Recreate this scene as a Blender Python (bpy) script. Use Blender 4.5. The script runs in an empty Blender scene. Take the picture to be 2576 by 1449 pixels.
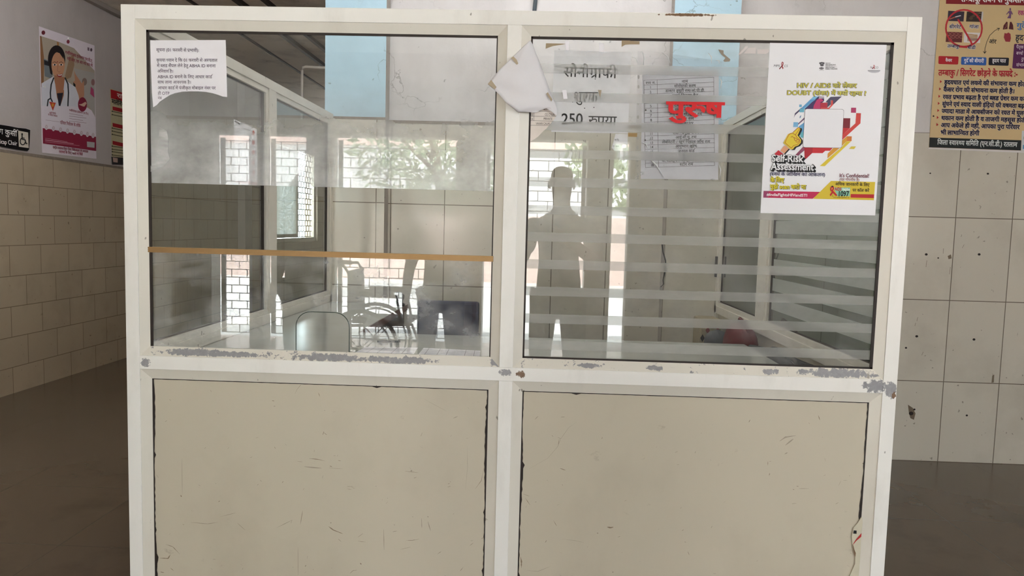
import bpy, bmesh, math, random
from mathutils import Vector, Matrix

# ------------------------------------------------------------------ camera
SC = bpy.context.scene
COL = SC.collection
FPX, YAW, PITCH, ROLL = 1866.65, -0.0344, 0.0820, -0.0260
EYE = Vector((-0.0304, -2.042, 1.2378))
_f0 = Vector((math.sin(YAW), math.cos(YAW), 0)); _r0 = Vector((math.cos(YAW), -math.sin(YAW), 0)); _z = Vector((0, 0, 1))
FW = _f0 * math.cos(PITCH) - _z * math.sin(PITCH)
_u = _z * math.cos(PITCH) + _f0 * math.sin(PITCH)
RT = _r0 * math.cos(ROLL) - _u * math.sin(ROLL)
UP = _u * math.cos(ROLL) + _r0 * math.sin(ROLL)
cam = bpy.data.cameras.new('camera'); camo = bpy.data.objects.new('camera', cam); COL.objects.link(camo)
cam.sensor_width = 36.0; cam.lens = FPX / 2576 * 36.0; cam.clip_start = 0.02; cam.clip_end = 200
camo.matrix_world = Matrix((( RT.x, UP.x, -FW.x, EYE.x), (RT.y, UP.y, -FW.y, EYE.y), (RT.z, UP.z, -FW.z, EYE.z), (0, 0, 0, 1)))
SC.camera = camo

# ------------------------------------------------------------------ sky, sun, exposure
SC.view_settings.view_transform = 'Standard'; SC.view_settings.look = 'None'
SC.view_settings.gamma = 1.0; SC.view_settings.use_curve_mapping = False
SC.view_settings.exposure = 0.95
SC.cycles.transparent_max_bounces = 32
SC.cycles.max_bounces = 10; SC.cycles.diffuse_bounces = 5; SC.cycles.glossy_bounces = 5; SC.cycles.transmission_bounces = 6
SC.cycles.use_denoising = True
SC.cycles.caustics_reflective = False; SC.cycles.caustics_refractive = False
SC.cycles.sample_clamp_indirect = 12.0
w = bpy.data.worlds.new('world'); SC.world = w; w.use_nodes = True
wb = w.node_tree.nodes['Background']; wb.inputs[0].default_value = (0.81, 0.915, 1.0, 1); wb.inputs[1].default_value = 9.0
sun = bpy.data.lights.new('sun', 'SUN'); sun.energy = 22.0; sun.angle = 0.01; sun.color = (.94, .97, 1)
suno = bpy.data.objects.new('sun', sun); COL.objects.link(suno); suno.rotation_euler = (math.radians(-18), math.radians(24), 0)
def portal(x0, x1, z0, z1, y, rx=90):
    l = bpy.data.lights.new('daylight_portal', 'AREA'); l.shape = 'RECTANGLE'; l.size = x1 - x0; l.size_y = z1 - z0
    l.cycles.is_portal = True
    o = bpy.data.objects.new('daylight_portal', l); COL.objects.link(o)
    o.location = ((x0 + x1) / 2, y, (z0 + z1) / 2); o.rotation_euler = (math.radians(rx), 0, 0)
YF = -5.5          # wall behind the photographer
OPEN = [(-3.42, -3.02, 0.0, 2.12), (-2.88, -2.43, 0.0, 2.12), (-2.16, -0.88, 0.0, 2.12), (-0.60, 0.44, 0.0, 2.12), (0.70, 0.87, 0.0, 2.12), (3.65, 4.4, .7, 2.5)]  # last one is unseen, added to let in more daylight
for (a, b, c, d) in OPEN: portal(a, b, c, d, YF - 0.25)
ROPEN = (-5.4, -3.75, .9, 2.5)        # unseen opening added in the right wall to let in more daylight
pl_ = bpy.data.lights.new('daylight_portal', 'AREA'); pl_.shape = 'RECTANGLE'; pl_.size = ROPEN[3] - ROPEN[2]; pl_.size_y = ROPEN[1] - ROPEN[0]; pl_.cycles.is_portal = True
po_ = bpy.data.objects.new('daylight_portal', pl_); COL.objects.link(po_); po_.location = (4.75, (ROPEN[0] + ROPEN[1]) / 2, (ROPEN[2] + ROPEN[3]) / 2); po_.rotation_euler = (0, math.radians(90), 0)

# ------------------------------------------------------------------ helpers
def lin(r, g, b):
    f = lambda c: c / 12.92 if c <= .04045 else ((c + .055) / 1.055) ** 2.4
    return (f(r / 255), f(g / 255), f(b / 255), 1)
def P(px, py, ax, val):
    d = FW + RT * ((px - 1288) / FPX) + UP * ((724.5 - py) / FPX)
    return EYE + d * ((val - EYE[ax]) / d[ax])
def crop(x0, y0, s):
    return lambda L: [(x0 + a / s, y0 + b / s) for a, b in L]

class NT:
    def __init__(s, name):
        s.m = bpy.data.materials.new(name); s.m.use_nodes = True; s.t = s.m.node_tree; s.t.nodes.clear()
        s.out = s.t.nodes.new('ShaderNodeOutputMaterial')
    def n(s, typ, ins=None, **props):
        nd = s.t.nodes.new('ShaderNode' + typ)
        for k, v in props.items(): setattr(nd, k, v)
        for k, v in (ins or {}).items():
            sk = nd.inputs[k]
            if hasattr(v, 'is_output'): s.t.links.new(v, sk)
            else:
                if sk.type == 'RGBA' and isinstance(v, tuple) and len(v) == 3: v = v + (1,)
                sk.default_value = v
        return nd
    def math(s, op, a, b=0.0, c=None, clamp=False):
        nd = s.t.nodes.new('ShaderNodeMath'); nd.operation = op; nd.use_clamp = clamp
        for i, v in enumerate((a, b) if c is None else (a, b, c)):
            if hasattr(v, 'is_output'): s.t.links.new(v, nd.inputs[i])
            else: nd.inputs[i].default_value = v
        return nd.outputs[0]
    def mixc(s, f, a, b, blend='MIX'):
        nd = s.t.nodes.new('ShaderNodeMix'); nd.data_type = 'RGBA'; nd.blend_type = blend
        for i, v in ((0, f), (6, a), (7, b)):
            if hasattr(v, 'is_output'): s.t.links.new(v, nd.inputs[i])
            else: nd.inputs[i].default_value = v
        return nd.outputs[2]
    def ramp(s, f, a, b):
        return s.n('MapRange', {0: f, 1: a, 2: b, 3: 0.0, 4: 1.0}).outputs[0]
    def noise(s, vec, scale, detail=4, rough=.55):
        return s.n('TexNoise', {'Vector': vec, 'Scale': scale, 'Detail': detail, 'Roughness': rough}).outputs[0]
    def pos(s, scale=(1, 1, 1), loc=(0, 0, 0)):
        g = s.n('NewGeometry').outputs['Position']
        return s.n('Mapping', {0: g, 1: loc, 3: scale}).outputs[0]
    def uv(s): return s.n('UVMap').outputs[0]
    def bsdf(s, col, rough=.5, metal=0.0, spec=.5, normal=None, **kw):
        ins = {'Base Color': col, 'Roughness': rough, 'Metallic': metal, 'Specular IOR Level': spec}
        if normal: ins['Normal'] = normal
        b = s.n('BsdfPrincipled', ins)
        for k, v in kw.items(): b.inputs[k.replace('_', ' ')].default_value = v
        return b.outputs[0]
    def bump(s, h, strength=.2, dist=.01):
        return s.n('Bump', {'Height': h, 'Strength': strength, 'Distance': dist}).outputs[0]
    def fin(s, sh):
        s.t.links.new(sh, s.out.inputs[0]); return s.m

_mats = {}
def flat(rgb, rough=.6, metal=0.0, spec=.4, noise=0.06, nscale=30):
    k = (rgb, rough, metal, spec, noise, nscale)
    if k in _mats: return _mats[k]
    N = NT('mat_%02x%02x%02x' % tuple(int(c) for c in rgb))
    c = lin(*rgb)
    if noise:
        f = N.noise(N.pos(), nscale)
        col = N.mixc(f, tuple(min(1, v * (1 + noise)) for v in c[:3]) + (1,), tuple(v * (1 - noise * 1.5) for v in c[:3]) + (1,))
    else: col = c
    _mats[k] = N.fin(N.bsdf(col, rough, metal, spec)); return _mats[k]

class MB:
    def __init__(s): s.v = []; s.f = []; s.mi = []; s.off = []; s.cur = 0; s.uvo = (0, 0)
    def face(s, idx): s.f.append(tuple(idx)); s.mi.append(s.cur); s.off.append(s.uvo)
    def poly(s, pts):
        b = len(s.v); s.v += [tuple(p) for p in pts]; s.face(range(b, b + len(pts)))
    def box(s, x0, x1, y0, y1, z0, z1):
        b = len(s.v)
        s.v += [(x0, y0, z0), (x1, y0, z0), (x1, y1, z0), (x0, y1, z0), (x0, y0, z1), (x1, y0, z1), (x1, y1, z1), (x0, y1, z1)]
        for q in ((0, 3, 2, 1), (4, 5, 6, 7), (0, 1, 5, 4), (1, 2, 6, 5), (2, 3, 7, 6), (3, 0, 4, 7)): s.face([b + i for i in q])
        return s
    def slab(s, pts, nrm, t):           # polygon pts (seen from +nrm, counter-clockwise), thickness t behind
        n = Vector(nrm) * t; b = len(s.v); k = len(pts)
        s.v += [tuple(p) for p in pts] + [tuple(Vector(p) - n) for p in pts]
        s.face(range(b, b + k)); s.face(range(b + 2 * k - 1, b + k - 1, -1))
        for i in range(k): s.face((b + i, b + k + i, b + k + (i + 1) % k, b + (i + 1) % k))
        return s
    def tube(s, path, r, n=8, closed=False, cap=True):
        path = [Vector(p) for p in path]; m = len(path); rings = []
        rr = r if isinstance(r, (list, tuple)) else [r] * m
        for i, p in enumerate(path):
            if closed: t = path[(i + 1) % m] - path[i - 1]
            else: t = path[min(i + 1, m - 1)] - path[max(i - 1, 0)]
            t.normalize()
            a = Vector((0, 0, 1)) if abs(t.z) < .9 else Vector((1, 0, 0))
            u = t.cross(a).normalized(); w = t.cross(u)
            b = len(s.v)
            s.v += [tuple(p + (u * math.cos(2 * math.pi * j / n) + w * math.sin(2 * math.pi * j / n)) * rr[i]) for j in range(n)]
            rings.append(b)
        for i in range(m if closed else m - 1):
            a, b = rings[i], rings[(i + 1) % m]
            for j in range(n): s.face((a + j, b + j, b + (j + 1) % n, a + (j + 1) % n))
        if cap and not closed:
            s.face(range(rings[0], rings[0] + n)); s.face(range(rings[-1] + n - 1, rings[-1] - 1, -1))
        return s
    def lathe(s, prof, c, n=20):        # prof = [(r, z)]
        rings = []
        for r, z in prof:
            b = len(s.v); rings.append(b)
            s.v += [(c[0] + r * math.cos(2 * math.pi * j / n), c[1] + r * math.sin(2 * math.pi * j / n), c[2] + z) for j in range(n)]
        for a, b in zip(rings, rings[1:]):
            for j in range(n): s.face((a + j, a + (j + 1) % n, b + (j + 1) % n, b + j))
        s.face(range(rings[0] + n - 1, rings[0] - 1, -1)); s.face(range(rings[-1], rings[-1] + n))
        return s

def mk(name, mb, mats, parent=None, label=None, cat=None, group=None, kind=None, bevel=0, smooth=False, fixn=True):
    if not isinstance(mats, (list, tuple)): mats = [mats]
    vs = mb.v
    lo = [min(v[i] for v in vs) for i in range(3)]; hi = [max(v[i] for v in vs) for i in range(3)]
    c = Vector(((lo[0] + hi[0]) / 2, (lo[1] + hi[1]) / 2, lo[2] if not parent else (lo[2] + hi[2]) / 2))
    me = bpy.data.meshes.new(name)
    me.from_pydata([tuple(Vector(v) - c) for v in vs], [], mb.f)
    for m in mats: me.materials.append(m)
    me.polygons.foreach_set('material_index', mb.mi)
    if smooth: me.polygons.foreach_set('use_smooth', [True] * len(me.polygons))
    me.update()
    uvl = me.uv_layers.new(name='UVMap')
    for p in me.polygons:
        n = p.normal; ax = max(range(3), key=lambda i: abs(n[i])); o = mb.off[p.index]
        for li in p.loop_indices:
            q = me.vertices[me.loops[li].vertex_index].co + c
            uvl.data[li].uv = ((q.y, q.z) if ax == 0 else (q.x, q.z) if ax == 1 else (q.x, q.y))
            uvl.data[li].uv = (uvl.data[li].uv[0] + o[0], uvl.data[li].uv[1] + o[1])
    if fixn:
        bm = bmesh.new(); bm.from_mesh(me); bmesh.ops.recalc_face_normals(bm, faces=bm.faces); bm.to_mesh(me); bm.free()
    o = bpy.data.objects.new(name, me); COL.objects.link(o)
    if parent:
        o.parent = parent; pl = Vector(parent.location)
        q = parent
        while q.parent: q = q.parent; pl += Vector(q.location)
        o.location = c - pl
    else: o.location = c
    if bevel:
        b = o.modifiers.new('bevel', 'BEVEL'); b.width = bevel; b.segments = 2; b.limit_method = 'ANGLE'
    tag(o, label, cat, group, kind)
    return o
def tag(o, label=None, cat=None, group=None, kind=None):
    if label: o['label'] = label
    if cat: o['category'] = cat
    if group: o['group'] = group
    if kind: o['kind'] = kind
    return o
def thing(name, loc, label, cat, group=None):
    o = bpy.data.objects.new(name, None); COL.objects.link(o); o.location = loc; o.empty_display_size = .05
    return tag(o, label, cat, group)
def wpos(o):
    v = Vector(o.location)
    while o.parent: o = o.parent; v += Vector(o.location)
    return v

class Plane:                            # a vertical plane: ax 1 (y = val, u = x) or ax 0 (x = val, u = y)
    def __init__(s, ax, val, sgn): s.ax, s.val, s.sgn = ax, val, sgn
    def uv(s, px, py):
        p = P(px, py, s.ax, s.val); return (p[1 - s.ax], p[2])
    def w(s, u, v, d=0.0):
        q = [0, 0, v]; q[s.ax] = s.val + s.sgn * d; q[1 - s.ax] = u; return Vector(q)
    def px(s, L, d=0.0):
        return [s.w(*s.uv(a, b), d) for a, b in L]
    @property
    def n(s):
        q = [0, 0, 0]; q[s.ax] = s.sgn; return Vector(q)

# ------------------------------------------------------------------ lettering (own shaping for Hindi)
_tc = bpy.data.curves.new('lettering', 'FONT'); _tc.resolution_u = 3
_to = bpy.data.objects.new('lettering', _tc); COL.objects.link(_to)
_gc = {}
def _mesh(t, off):
    _tc.body = t; _tc.offset = off
    dg = bpy.context.evaluated_depsgraph_get(); dg.update()
    ev = _to.evaluated_get(dg); m = ev.to_mesh()
    V = [(v.co.x, v.co.y) for v in m.vertices]; F = [tuple(p.vertices) for p in m.polygons]
    ev.to_mesh_clear(); return V, F
def _area(V, F):
    return sum(abs(sum(V[f[i]][0] * V[f[(i + 1) % len(f)]][1] - V[f[(i + 1) % len(f)]][0] * V[f[i]][1] for i in range(len(f)))) for f in F)
def glyph(ch, off=0.0):
    k = (ch, off)
    if k in _gc: return _gc[k]
    if (ch, 'adv') not in _gc:
        a = _mesh(ch + '|', 0)[0]; b = _mesh('|', 0)[0]
        _gc[(ch, 'adv')] = .259 if ch == 'ि' else max(v[0] for v in a) - max(v[0] for v in b)
    V, F = _mesh(ch, off) if ch.strip() else ([], [])
    if off > .004 and ch.strip():    # heavy weights whose outline fails to fill are built from shifted copies
        A0 = _area(*_mesh(ch, 0)); gr = (_area(*_mesh(ch, .004)) - A0) / .004
        if _area(V, F) < A0 + gr * off * .86:
            o_ = min(off, .010); b0 = _mesh(ch, o_)
            if _area(*b0) < A0 + gr * o_ * .8: o_ = .004; b0 = _mesh(ch, o_)
            V, F = list(b0[0]), list(b0[1]); n_ = 6 if off < .04 else 10
            for q in range(n_):
                dx, dy = (off - o_) * math.cos(q * 2 * math.pi / n_), (off - o_) * math.sin(q * 2 * math.pi / n_); b_ = len(V)
                V += [(x + dx, y + dy) for x, y in b0[0]]; F += [tuple(b_ + i for i in f) for f in b0[1]]
    _gc[k] = (V, F, _gc[(ch, 'adv')]); return _gc[k]
def clipx(V, F, c):
    oV, oF = [], []
    for f in F:
        pts = [V[i] for i in f]; res = []
        for i, p in enumerate(pts):
            q = pts[(i + 1) % len(pts)]
            if p[0] <= c: res.append(p)
            if (p[0] <= c) != (q[0] <= c):
                t = (c - p[0]) / (q[0] - p[0]); res.append((c, p[1] + t * (q[1] - p[1])))
        if len(res) > 2:
            b = len(oV); oV += res; oF.append(tuple(range(b, b + len(res))))
    return oV, oF
CONS = set(chr(c) for c in range(0x915, 0x93A)) | set(chr(c) for c in range(0x958, 0x960))
SIGN = set(chr(c) for c in range(0x93A, 0x94D)) | set(chr(c) for c in range(0x900, 0x904)) | {'\u093c', '\u0945', '\u0949'}
VIR = '\u094d'
STEMLESS = set('टठडढदहछङरड़ढ़')
def shape(text, off=0.0):
    V, F = [], []; pen = 0.0; lay = [0]
    def put(g, dx=0.0, dy=0.0, flipx=None):
        b = len(V)
        V.extend(((flipx - x if flipx is not None else x) + pen + dx, y + dy) for x, y in g[0]); F.extend(tuple(b + i for i in f) for f in g[1])
    def quad(*p):
        b = len(V); V.extend((x + pen, y) for x, y in p); F.append(tuple(range(b, b + len(p))))
    i = 0
    while i < len(text):
        ch = text[i]
        if ch not in CONS:
            g = glyph(ch, off); put(g); pen += g[2]; i += 1; continue
        parts = [ch]; i += 1; nukta = []
        while i < len(text):
            if text[i] == '\u093c': nukta.append(len(parts) - 1); i += 1
            elif text[i] == VIR and i + 1 < len(text) and text[i + 1] in CONS: parts.append(text[i + 1]); i += 2
            else: break
        signs = ''
        while i < len(text) and (text[i] in SIGN or text[i] == VIR): signs += text[i]; i += 1
        reph = len(parts) > 1 and parts[0] == 'र'
        if reph: parts = parts[1:]
        rak = len(parts) > 1 and parts[-1] == 'र'
        if rak: parts = parts[:-1]
        if 'ि' in signs:
            g = glyph('ि', off); put(g); pen += .259; signs = signs.replace('ि', '')
        for p in parts[:-1]:
            g = glyph(p, off)
            if p in STEMLESS:
                put(g); pen += g[2]; put(glyph(VIR, off), -.12)
            else:
                c = {'क': .60, 'फ': .62}.get(p, g[2] - .175)
                put(clipx(g[0], g[1], c)); pen += c
        p = parts[-1]; g = glyph(p, off); put(g); adv = g[2]
        if nukta and nukta[-1] == len(parts) - 1: put(glyph('.', off), adv * .5 - .14, -.17)
        stem = {'क': .40, 'फ': .44}.get(p, adv - .12)
        if p in STEMLESS: stem = adv * .62
        if rak:
            t = .04 + off
            if p in STEMLESS: quad((stem - .2, -.2 - t), (stem - .1, -.06 - t), (stem - .1, -.06 + t), (stem - .2, -.2 + t)); quad((stem - .1, -.06 - t), (stem + .05, -.2 - t), (stem + .05, -.2 + t), (stem - .1, -.06 + t))
            else: quad((stem - .28, .0 - t), (stem, .2 - t), (stem, .2 + t), (stem - .28, .0 + t))
        low = [s for s in signs if s in 'ुू']
        if p == 'र' and low:
            t = .035 + off; cx, cy, r = .46, .30, .125; ang = [2.6 - k * .42 for k in range(9)]
            if low[0] == 'ू': ang = [2.6 - k * .42 for k in range(8)]
            for a, b in zip(ang, ang[1:]):
                quad(*[(cx + (r + e) * math.cos(q), cy + (r + e) * math.sin(q)) for q, e in ((a, -t), (a, t), (b, t), (b, -t))])
            if low[0] == 'ू': quad((.46, .17 - t), (.66, .05 - t), (.66, .05 + t), (.46, .17 + t))
            quad((adv - .02, .555 - off), (adv + .25, .555 - off), (adv + .25, .622 + off), (adv - .02, .622 + off))
            adv += .22; signs = signs.replace(low[0], ''); stem = adv - .12
        pen += adv; sh = stem - (adv - .12)
        for s in signs:
            g = glyph(s, off)
            if g[2] > .05: put(g); pen += g[2]; sh = 0
            else: put(g, sh)
        if reph:
            g = glyph('े', off); put(g, 0, 0, flipx=-.20)
    return V, F, pen

def layers(V, F):
    """tiny per-glyph step so overlapping strokes never lie in one plane"""
    par = list(range(len(V)))
    def find(i):
        while par[i] != i: par[i] = par[par[i]]; i = par[i]
        return i
    for f in F:
        r0 = find(f[0])
        for j in f[1:]: par[find(j)] = r0
    ids = {}; return [6e-6 * (ids.setdefault(find(i), len(ids)) % 24) for i in range(len(V))]
PRINT = {}
def _acc(parent, mat, name='printed_text'):
    return PRINT.setdefault((parent.name, name, mat.name), (parent, name, mat, MB()))[3]
def T(parent, pl, text, p0, p1, h, rgb, d=.0010, bold=0.0, mat=None, name='printed_text', italic=0.0, dx=0, dy=0):
    mat = mat or flat(rgb, .7, noise=0)
    V, F, wd = shape(text, bold); kk = 0; ly = layers(V, F)
    p0 = (p0[0] + dx, p0[1] + dy); p1 = (p1[0] + dx, p1[1] + dy)
    a = Vector(pl.uv(*p0)); b = Vector(pl.uv(*p1)); top = Vector(pl.uv(p0[0], p0[1] - h))
    ex = (b - a); L = ex.length; ex /= L; ey = Vector((-ex.y, ex.x)); sx = L / wd; sy = abs(top.y - a.y) / .64
    mb = _acc(parent, mat, name); base = len(mb.v)
    for (x, y), l_ in zip(V, ly):
        q = a + ex * ((x + y * italic) * sx) + ey * (y * sy); mb.v.append(tuple(pl.w(q.x, q.y, d + l_)))
    for f in F: mb.face([base + i for i in f])
CNT = [0]
def G(parent, pl, pts, rgb, d=.0007, mat=None, name='printed_graphic'):
    mat = mat or flat(rgb, .6, noise=0); CNT[0] += 1
    _acc(parent, mat, name).poly(pl.px(pts, d + CNT[0] % 30 * 4e-6))
def LN(parent, pl, pts, wpx, rgb, d=.0009, name='printed_graphic', closed=False, mat=None):
    mat = mat or flat(rgb, .6, noise=0); mb = _acc(parent, mat, name)
    if closed: pts = list(pts) + [pts[0]]
    for (x0, y0), (x1, y1) in zip(pts, pts[1:]):
        CNT[0] += 1; l = math.hypot(x1 - x0, y1 - y0) or 1; nx, ny = -(y1 - y0) / l * wpx / 2, (x1 - x0) / l * wpx / 2
        ex, ey = (x1 - x0) / l * wpx * .3, (y1 - y0) / l * wpx * .3
        mb.poly(pl.px([(x0 - nx - ex, y0 - ny - ey), (x1 - nx + ex, y1 - ny + ey), (x1 + nx + ex, y1 + ny + ey), (x0 + nx - ex, y0 + ny - ey)], d + CNT[0] % 30 * 4e-6))
def ell(cx, cy, rx, ry, n=20, a0=0, a1=2 * math.pi):
    full = abs(a1 - a0 - 2 * math.pi) < 1e-6
    return [(cx + rx * math.cos(a0 + (a1 - a0) * k / (n if full else n - 1)), cy + ry * math.sin(a0 + (a1 - a0) * k / (n if full else n - 1))) for k in range(n)]
def flush_print():
    for parent, name, mat, mb in PRINT.values(): mk(name, mb, mat, parent, fixn=False)
    PRINT.clear()
def sheet(name, pl, pts, mat, parent=None, t=.0006, d=.0005, **kw):
    mb = MB(); mb.slab(pl.px(pts, d), pl.n, t); return mk(name, mb, mat, parent, **kw)

# ------------------------------------------------------------------ surface materials
def tile_mat(name, col, mortar, bw, bh, off, rough=.12, tint=.06, dirt=.25, msize=.0025, bumpy=.25):
    N = NT(name); uv = N.uv(); c = lin(*col)
    br = N.n('TexBrick', {'Vector': uv, 'Color1': c, 'Color2': tuple(v * (1 - tint) for v in c[:3]) + (1,), 'Mortar': lin(*mortar), 'Scale': 1.0,
                          'Mortar Size': msize, 'Mortar Smooth': .2, 'Bias': 0.0, 'Brick Width': bw, 'Row Height': bh}, offset=off, squash=1.0)
    d = N.ramp(N.noise(N.pos(), 2.2, 6, .6), .5, .8)
    sp = N.ramp(N.noise(N.pos((1, 1, 1), (3, 7, 1)), 34, 2, .5), .72, .76)
    col2 = N.mixc(N.math('MULTIPLY', d, dirt), br.outputs[0], lin(120, 105, 88), 'MULTIPLY')
    col3 = N.mixc(N.math('MULTIPLY', sp, .55), col2, lin(92, 78, 62))
    wav = N.noise(N.pos(), 9, 2)
    h = N.math('ADD', N.math('MULTIPLY', br.outputs[1], -1.0), N.math('MULTIPLY', wav, bumpy))
    return N.fin(N.bsdf(col3, rough, 0, .5, N.bump(h, .35, .004)))
def plaster_mat(name, col, stain, amt=.35, crack=True, rough=.7):
    N = NT(name); p = N.pos()
    s = N.ramp(N.noise(N.pos((1, 1, .45)), 2.6, 8, .62), .48, .75)
    c = N.mixc(N.math('MULTIPLY', s, amt), lin(*col), lin(*stain))
    if crack:
        dp = N.n('VectorMath', {0: p, 1: N.n('VectorMath', {0: N.n('TexNoise', {'Vector': p, 'Scale': 5.0, 'Detail': 6.0}).outputs[1], 1: (.3, .3, .3)}, operation='MULTIPLY').outputs[0]}, operation='ADD').outputs[0]
        v = N.n('TexVoronoi', {'Vector': dp, 'Scale': 2.6}, feature='DISTANCE_TO_EDGE').outputs[0]
        k = N.math('MULTIPLY', N.math('SUBTRACT', 1.0, N.ramp(v, 0.0, .007)), N.ramp(N.noise(N.pos((1, 1, 1), (5, 2, 8)), 2.2, 2), .5, .62))
        c = N.mixc(N.math('MULTIPLY', k, .55), c, lin(70, 66, 64))
        sp = N.ramp(N.noise(N.pos((1, 1, 1), (1, 4, 2)), 22, 2, .5), .73, .76)
        c = N.mixc(N.math('MULTIPLY', sp, .5), c, lin(90, 85, 82))
    b = N.bump(N.noise(p, 28, 6, .6), .18, .01)
    return N.fin(N.bsdf(c, rough, 0, .25, b))
def frame_mat(name, col, chips=0.62, spots=(), big=0.0, rough=.32):
    """cream powder-coated aluminium; chips show grey metal; spots = (x, z, rx, rz, rust)"""
    N = NT(name); p = N.pos(); g = N.n('SeparateXYZ', {0: p})
    n1 = N.noise(p, 75, 8, .72); n2 = N.noise(p, 9, 4, .6)
    dirt = N.math('MULTIPLY', N.ramp(N.noise(N.pos((1, 1, .35)), 7, 6, .65), .52, .78), .22)
    c = N.mixc(dirt, lin(*col), lin(150, 140, 124))
    sp = N.ramp(N.noise(N.pos((1, 1, .6), (2, 3, 4)), 42, 2, .5), .735, .75)
    c = N.mixc(N.math('MULTIPLY', sp, .6), c, lin(88, 72, 58))
    mask = N.ramp(N.math('ADD', n1, N.math('MULTIPLY', n2, .5 + big)), chips + .32, chips + .335)
    rust = None
    for (x, z, rx, rz, ru) in spots:
        dx = N.math('DIVIDE', N.math('SUBTRACT', g.outputs[0], x), rx); dz = N.math('DIVIDE', N.math('SUBTRACT', g.outputs[2], z), rz)
        d = N.math('ADD', N.math('MULTIPLY', dx, dx), N.math('MULTIPLY', dz, dz))
        k = N.ramp(N.math('ADD', N.math('SUBTRACT', 1.0, d), N.math('MULTIPLY', N.math('SUBTRACT', n1, .5), 3.2)), .42, .47)
        if ru: rust = k if rust is None else N.math('MAXIMUM', rust, k)
        else: mask = N.math('MAXIMUM', mask, k)
    met = N.mixc(n1, lin(172, 171, 174), lin(122, 121, 124))
    c = N.mixc(mask, c, met)
    if rust is not None: c = N.mixc(rust, c, N.mixc(n1, lin(150, 116, 84), lin(70, 46, 32)))
    b = N.bump(N.math('MULTIPLY', mask, -1.0), .3, .0006)
    return N.fin(N.bsdf(c, rough, 0, .5, b))
def glass_mat(name, tint=(.984, .992, .986), haze=None, rough=0.0, ior=1.5):
    N = NT(name); geo = N.n('NewGeometry'); bf = geo.outputs['Backfacing']
    i = N.math('MULTIPLY_ADD', bf, 1 / ior - ior, ior)
    fr = N.n('Fresnel', {'IOR': i}).outputs[0]
    tr = N.n('BsdfTransparent', {0: tint}).outputs[0]
    gl = N.n('BsdfAnisotropic', {'Color': (1, 1, 1, 1), 'Roughness': rough}).outputs[0]
    sh = N.n('MixShader', {0: fr, 1: tr, 2: gl}).outputs[0]
    if haze:
        f = haze(N); f = N.math('MULTIPLY', f, N.math('SUBTRACT', 1.0, bf))
        d = N.n('MixShader', {0: .35, 1: N.n('BsdfDiffuse', {0: (.82, .83, .84)}).outputs[0], 2: N.n('BsdfTranslucent', {0: (.82, .83, .84)}).outputs[0]}).outputs[0]
        sh = N.n('MixShader', {0: f, 1: sh, 2: d}).outputs[0]
    return N.fin(sh)
def film_mat(name, col, alpha, rough=.35, trans=.4, nz=.12):
    N = NT(name); bf = N.n('NewGeometry').outputs['Backfacing']
    d = N.n('MixShader', {0: trans, 1: N.bsdf(col, rough, 0, .4), 2: N.n('BsdfTranslucent', {0: col}).outputs[0]}).outputs[0]
    a = N.math('ADD', alpha, N.math('MULTIPLY', N.math('SUBTRACT', N.noise(N.pos((1, 1, 3)), 14, 5), .5), nz), clamp=True)
    a = N.math('MULTIPLY', a, N.math('SUBTRACT', 1.0, bf))
    return N.fin(N.n('MixShader', {0: a, 1: N.n('BsdfTransparent', {0: (1, 1, 1, 1)}).outputs[0], 2: d}).outputs[0])
def paper_mat(name, col, stain=.05, rough=.75, scale=6):
    N = NT(name); f = N.ramp(N.noise(N.pos(), scale, 6, .6), .45, .75); c = lin(*col)
    return N.fin(N.bsdf(N.mixc(N.math('MULTIPLY', f, stain), c, lin(150, 140, 130)), rough, 0, .3, N.bump(N.noise(N.pos(), scale * 2, 3), .12, .004)))

M_TILE_BACK = tile_mat('cream_wall_tile', (214, 209, 197), (120, 110, 98), .30, .45, 0.0)
M_TILE_LEFT = tile_mat('buff_running_bond_tile', (190, 174, 151), (128, 114, 97), .32, .21, 0.5, rough=.2)
M_FLOOR = tile_mat('brown_floor_tile', (98, 84, 70), (80, 68, 56), .60, .60, 0.0, rough=.22, dirt=.4, msize=.002, bumpy=.1)
M_WALLPAINT = plaster_mat('off_white_cracked_paint', (216, 213, 214), (160, 154, 152), .35)
M_LEFTPAINT = plaster_mat('dull_mauve_white_paint', (190, 182, 180), (146, 138, 134), .3, crack=False)
M_BLUE = plaster_mat('pale_blue_paint', (184, 214, 231), (146, 176, 194), .3)
M_CEIL = plaster_mat('stained_stone_ceiling', (238, 228, 214), (120, 104, 90), .55)
M_GREYP = plaster_mat('grey_plaster_and_pillar_shade', (176, 170, 164), (120, 112, 104), .4)
M_FRAME = frame_mat('cream_coated_aluminium', (241, 239, 234), .74, spots=[(.905, .828, .045, .022, 0), (.945, .82, .02, .03, 0), (-.115, .833, .022, .012, 0), (-.07, .830, .016, .013, 1), (-1.135, .828, .018, .016, 0), (.955, .805, .007, .01, 1), (.35, 1.812, .09, .005, 1)])
M_BEAD = frame_mat('cream_glazing_bead', (222, 217, 206), .72)
M_BEADLOW = frame_mat('worn_sill_bead', (224, 219, 208), .545, spots=[(-.60, .858, .12, .013, 0), (-.42, .857, .14, .012, 0), (-1.0, .860, .12, .012, 0), (-.9, .858, .12, .010, 0), (.62, .858, .03, .01, 0), (.30, .858, .03, .008, 0), (.12, .858, .04, .008, 0), (.80, .860, .13, .016, 0), (-.14, .862, .02, .02, 0)])
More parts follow.
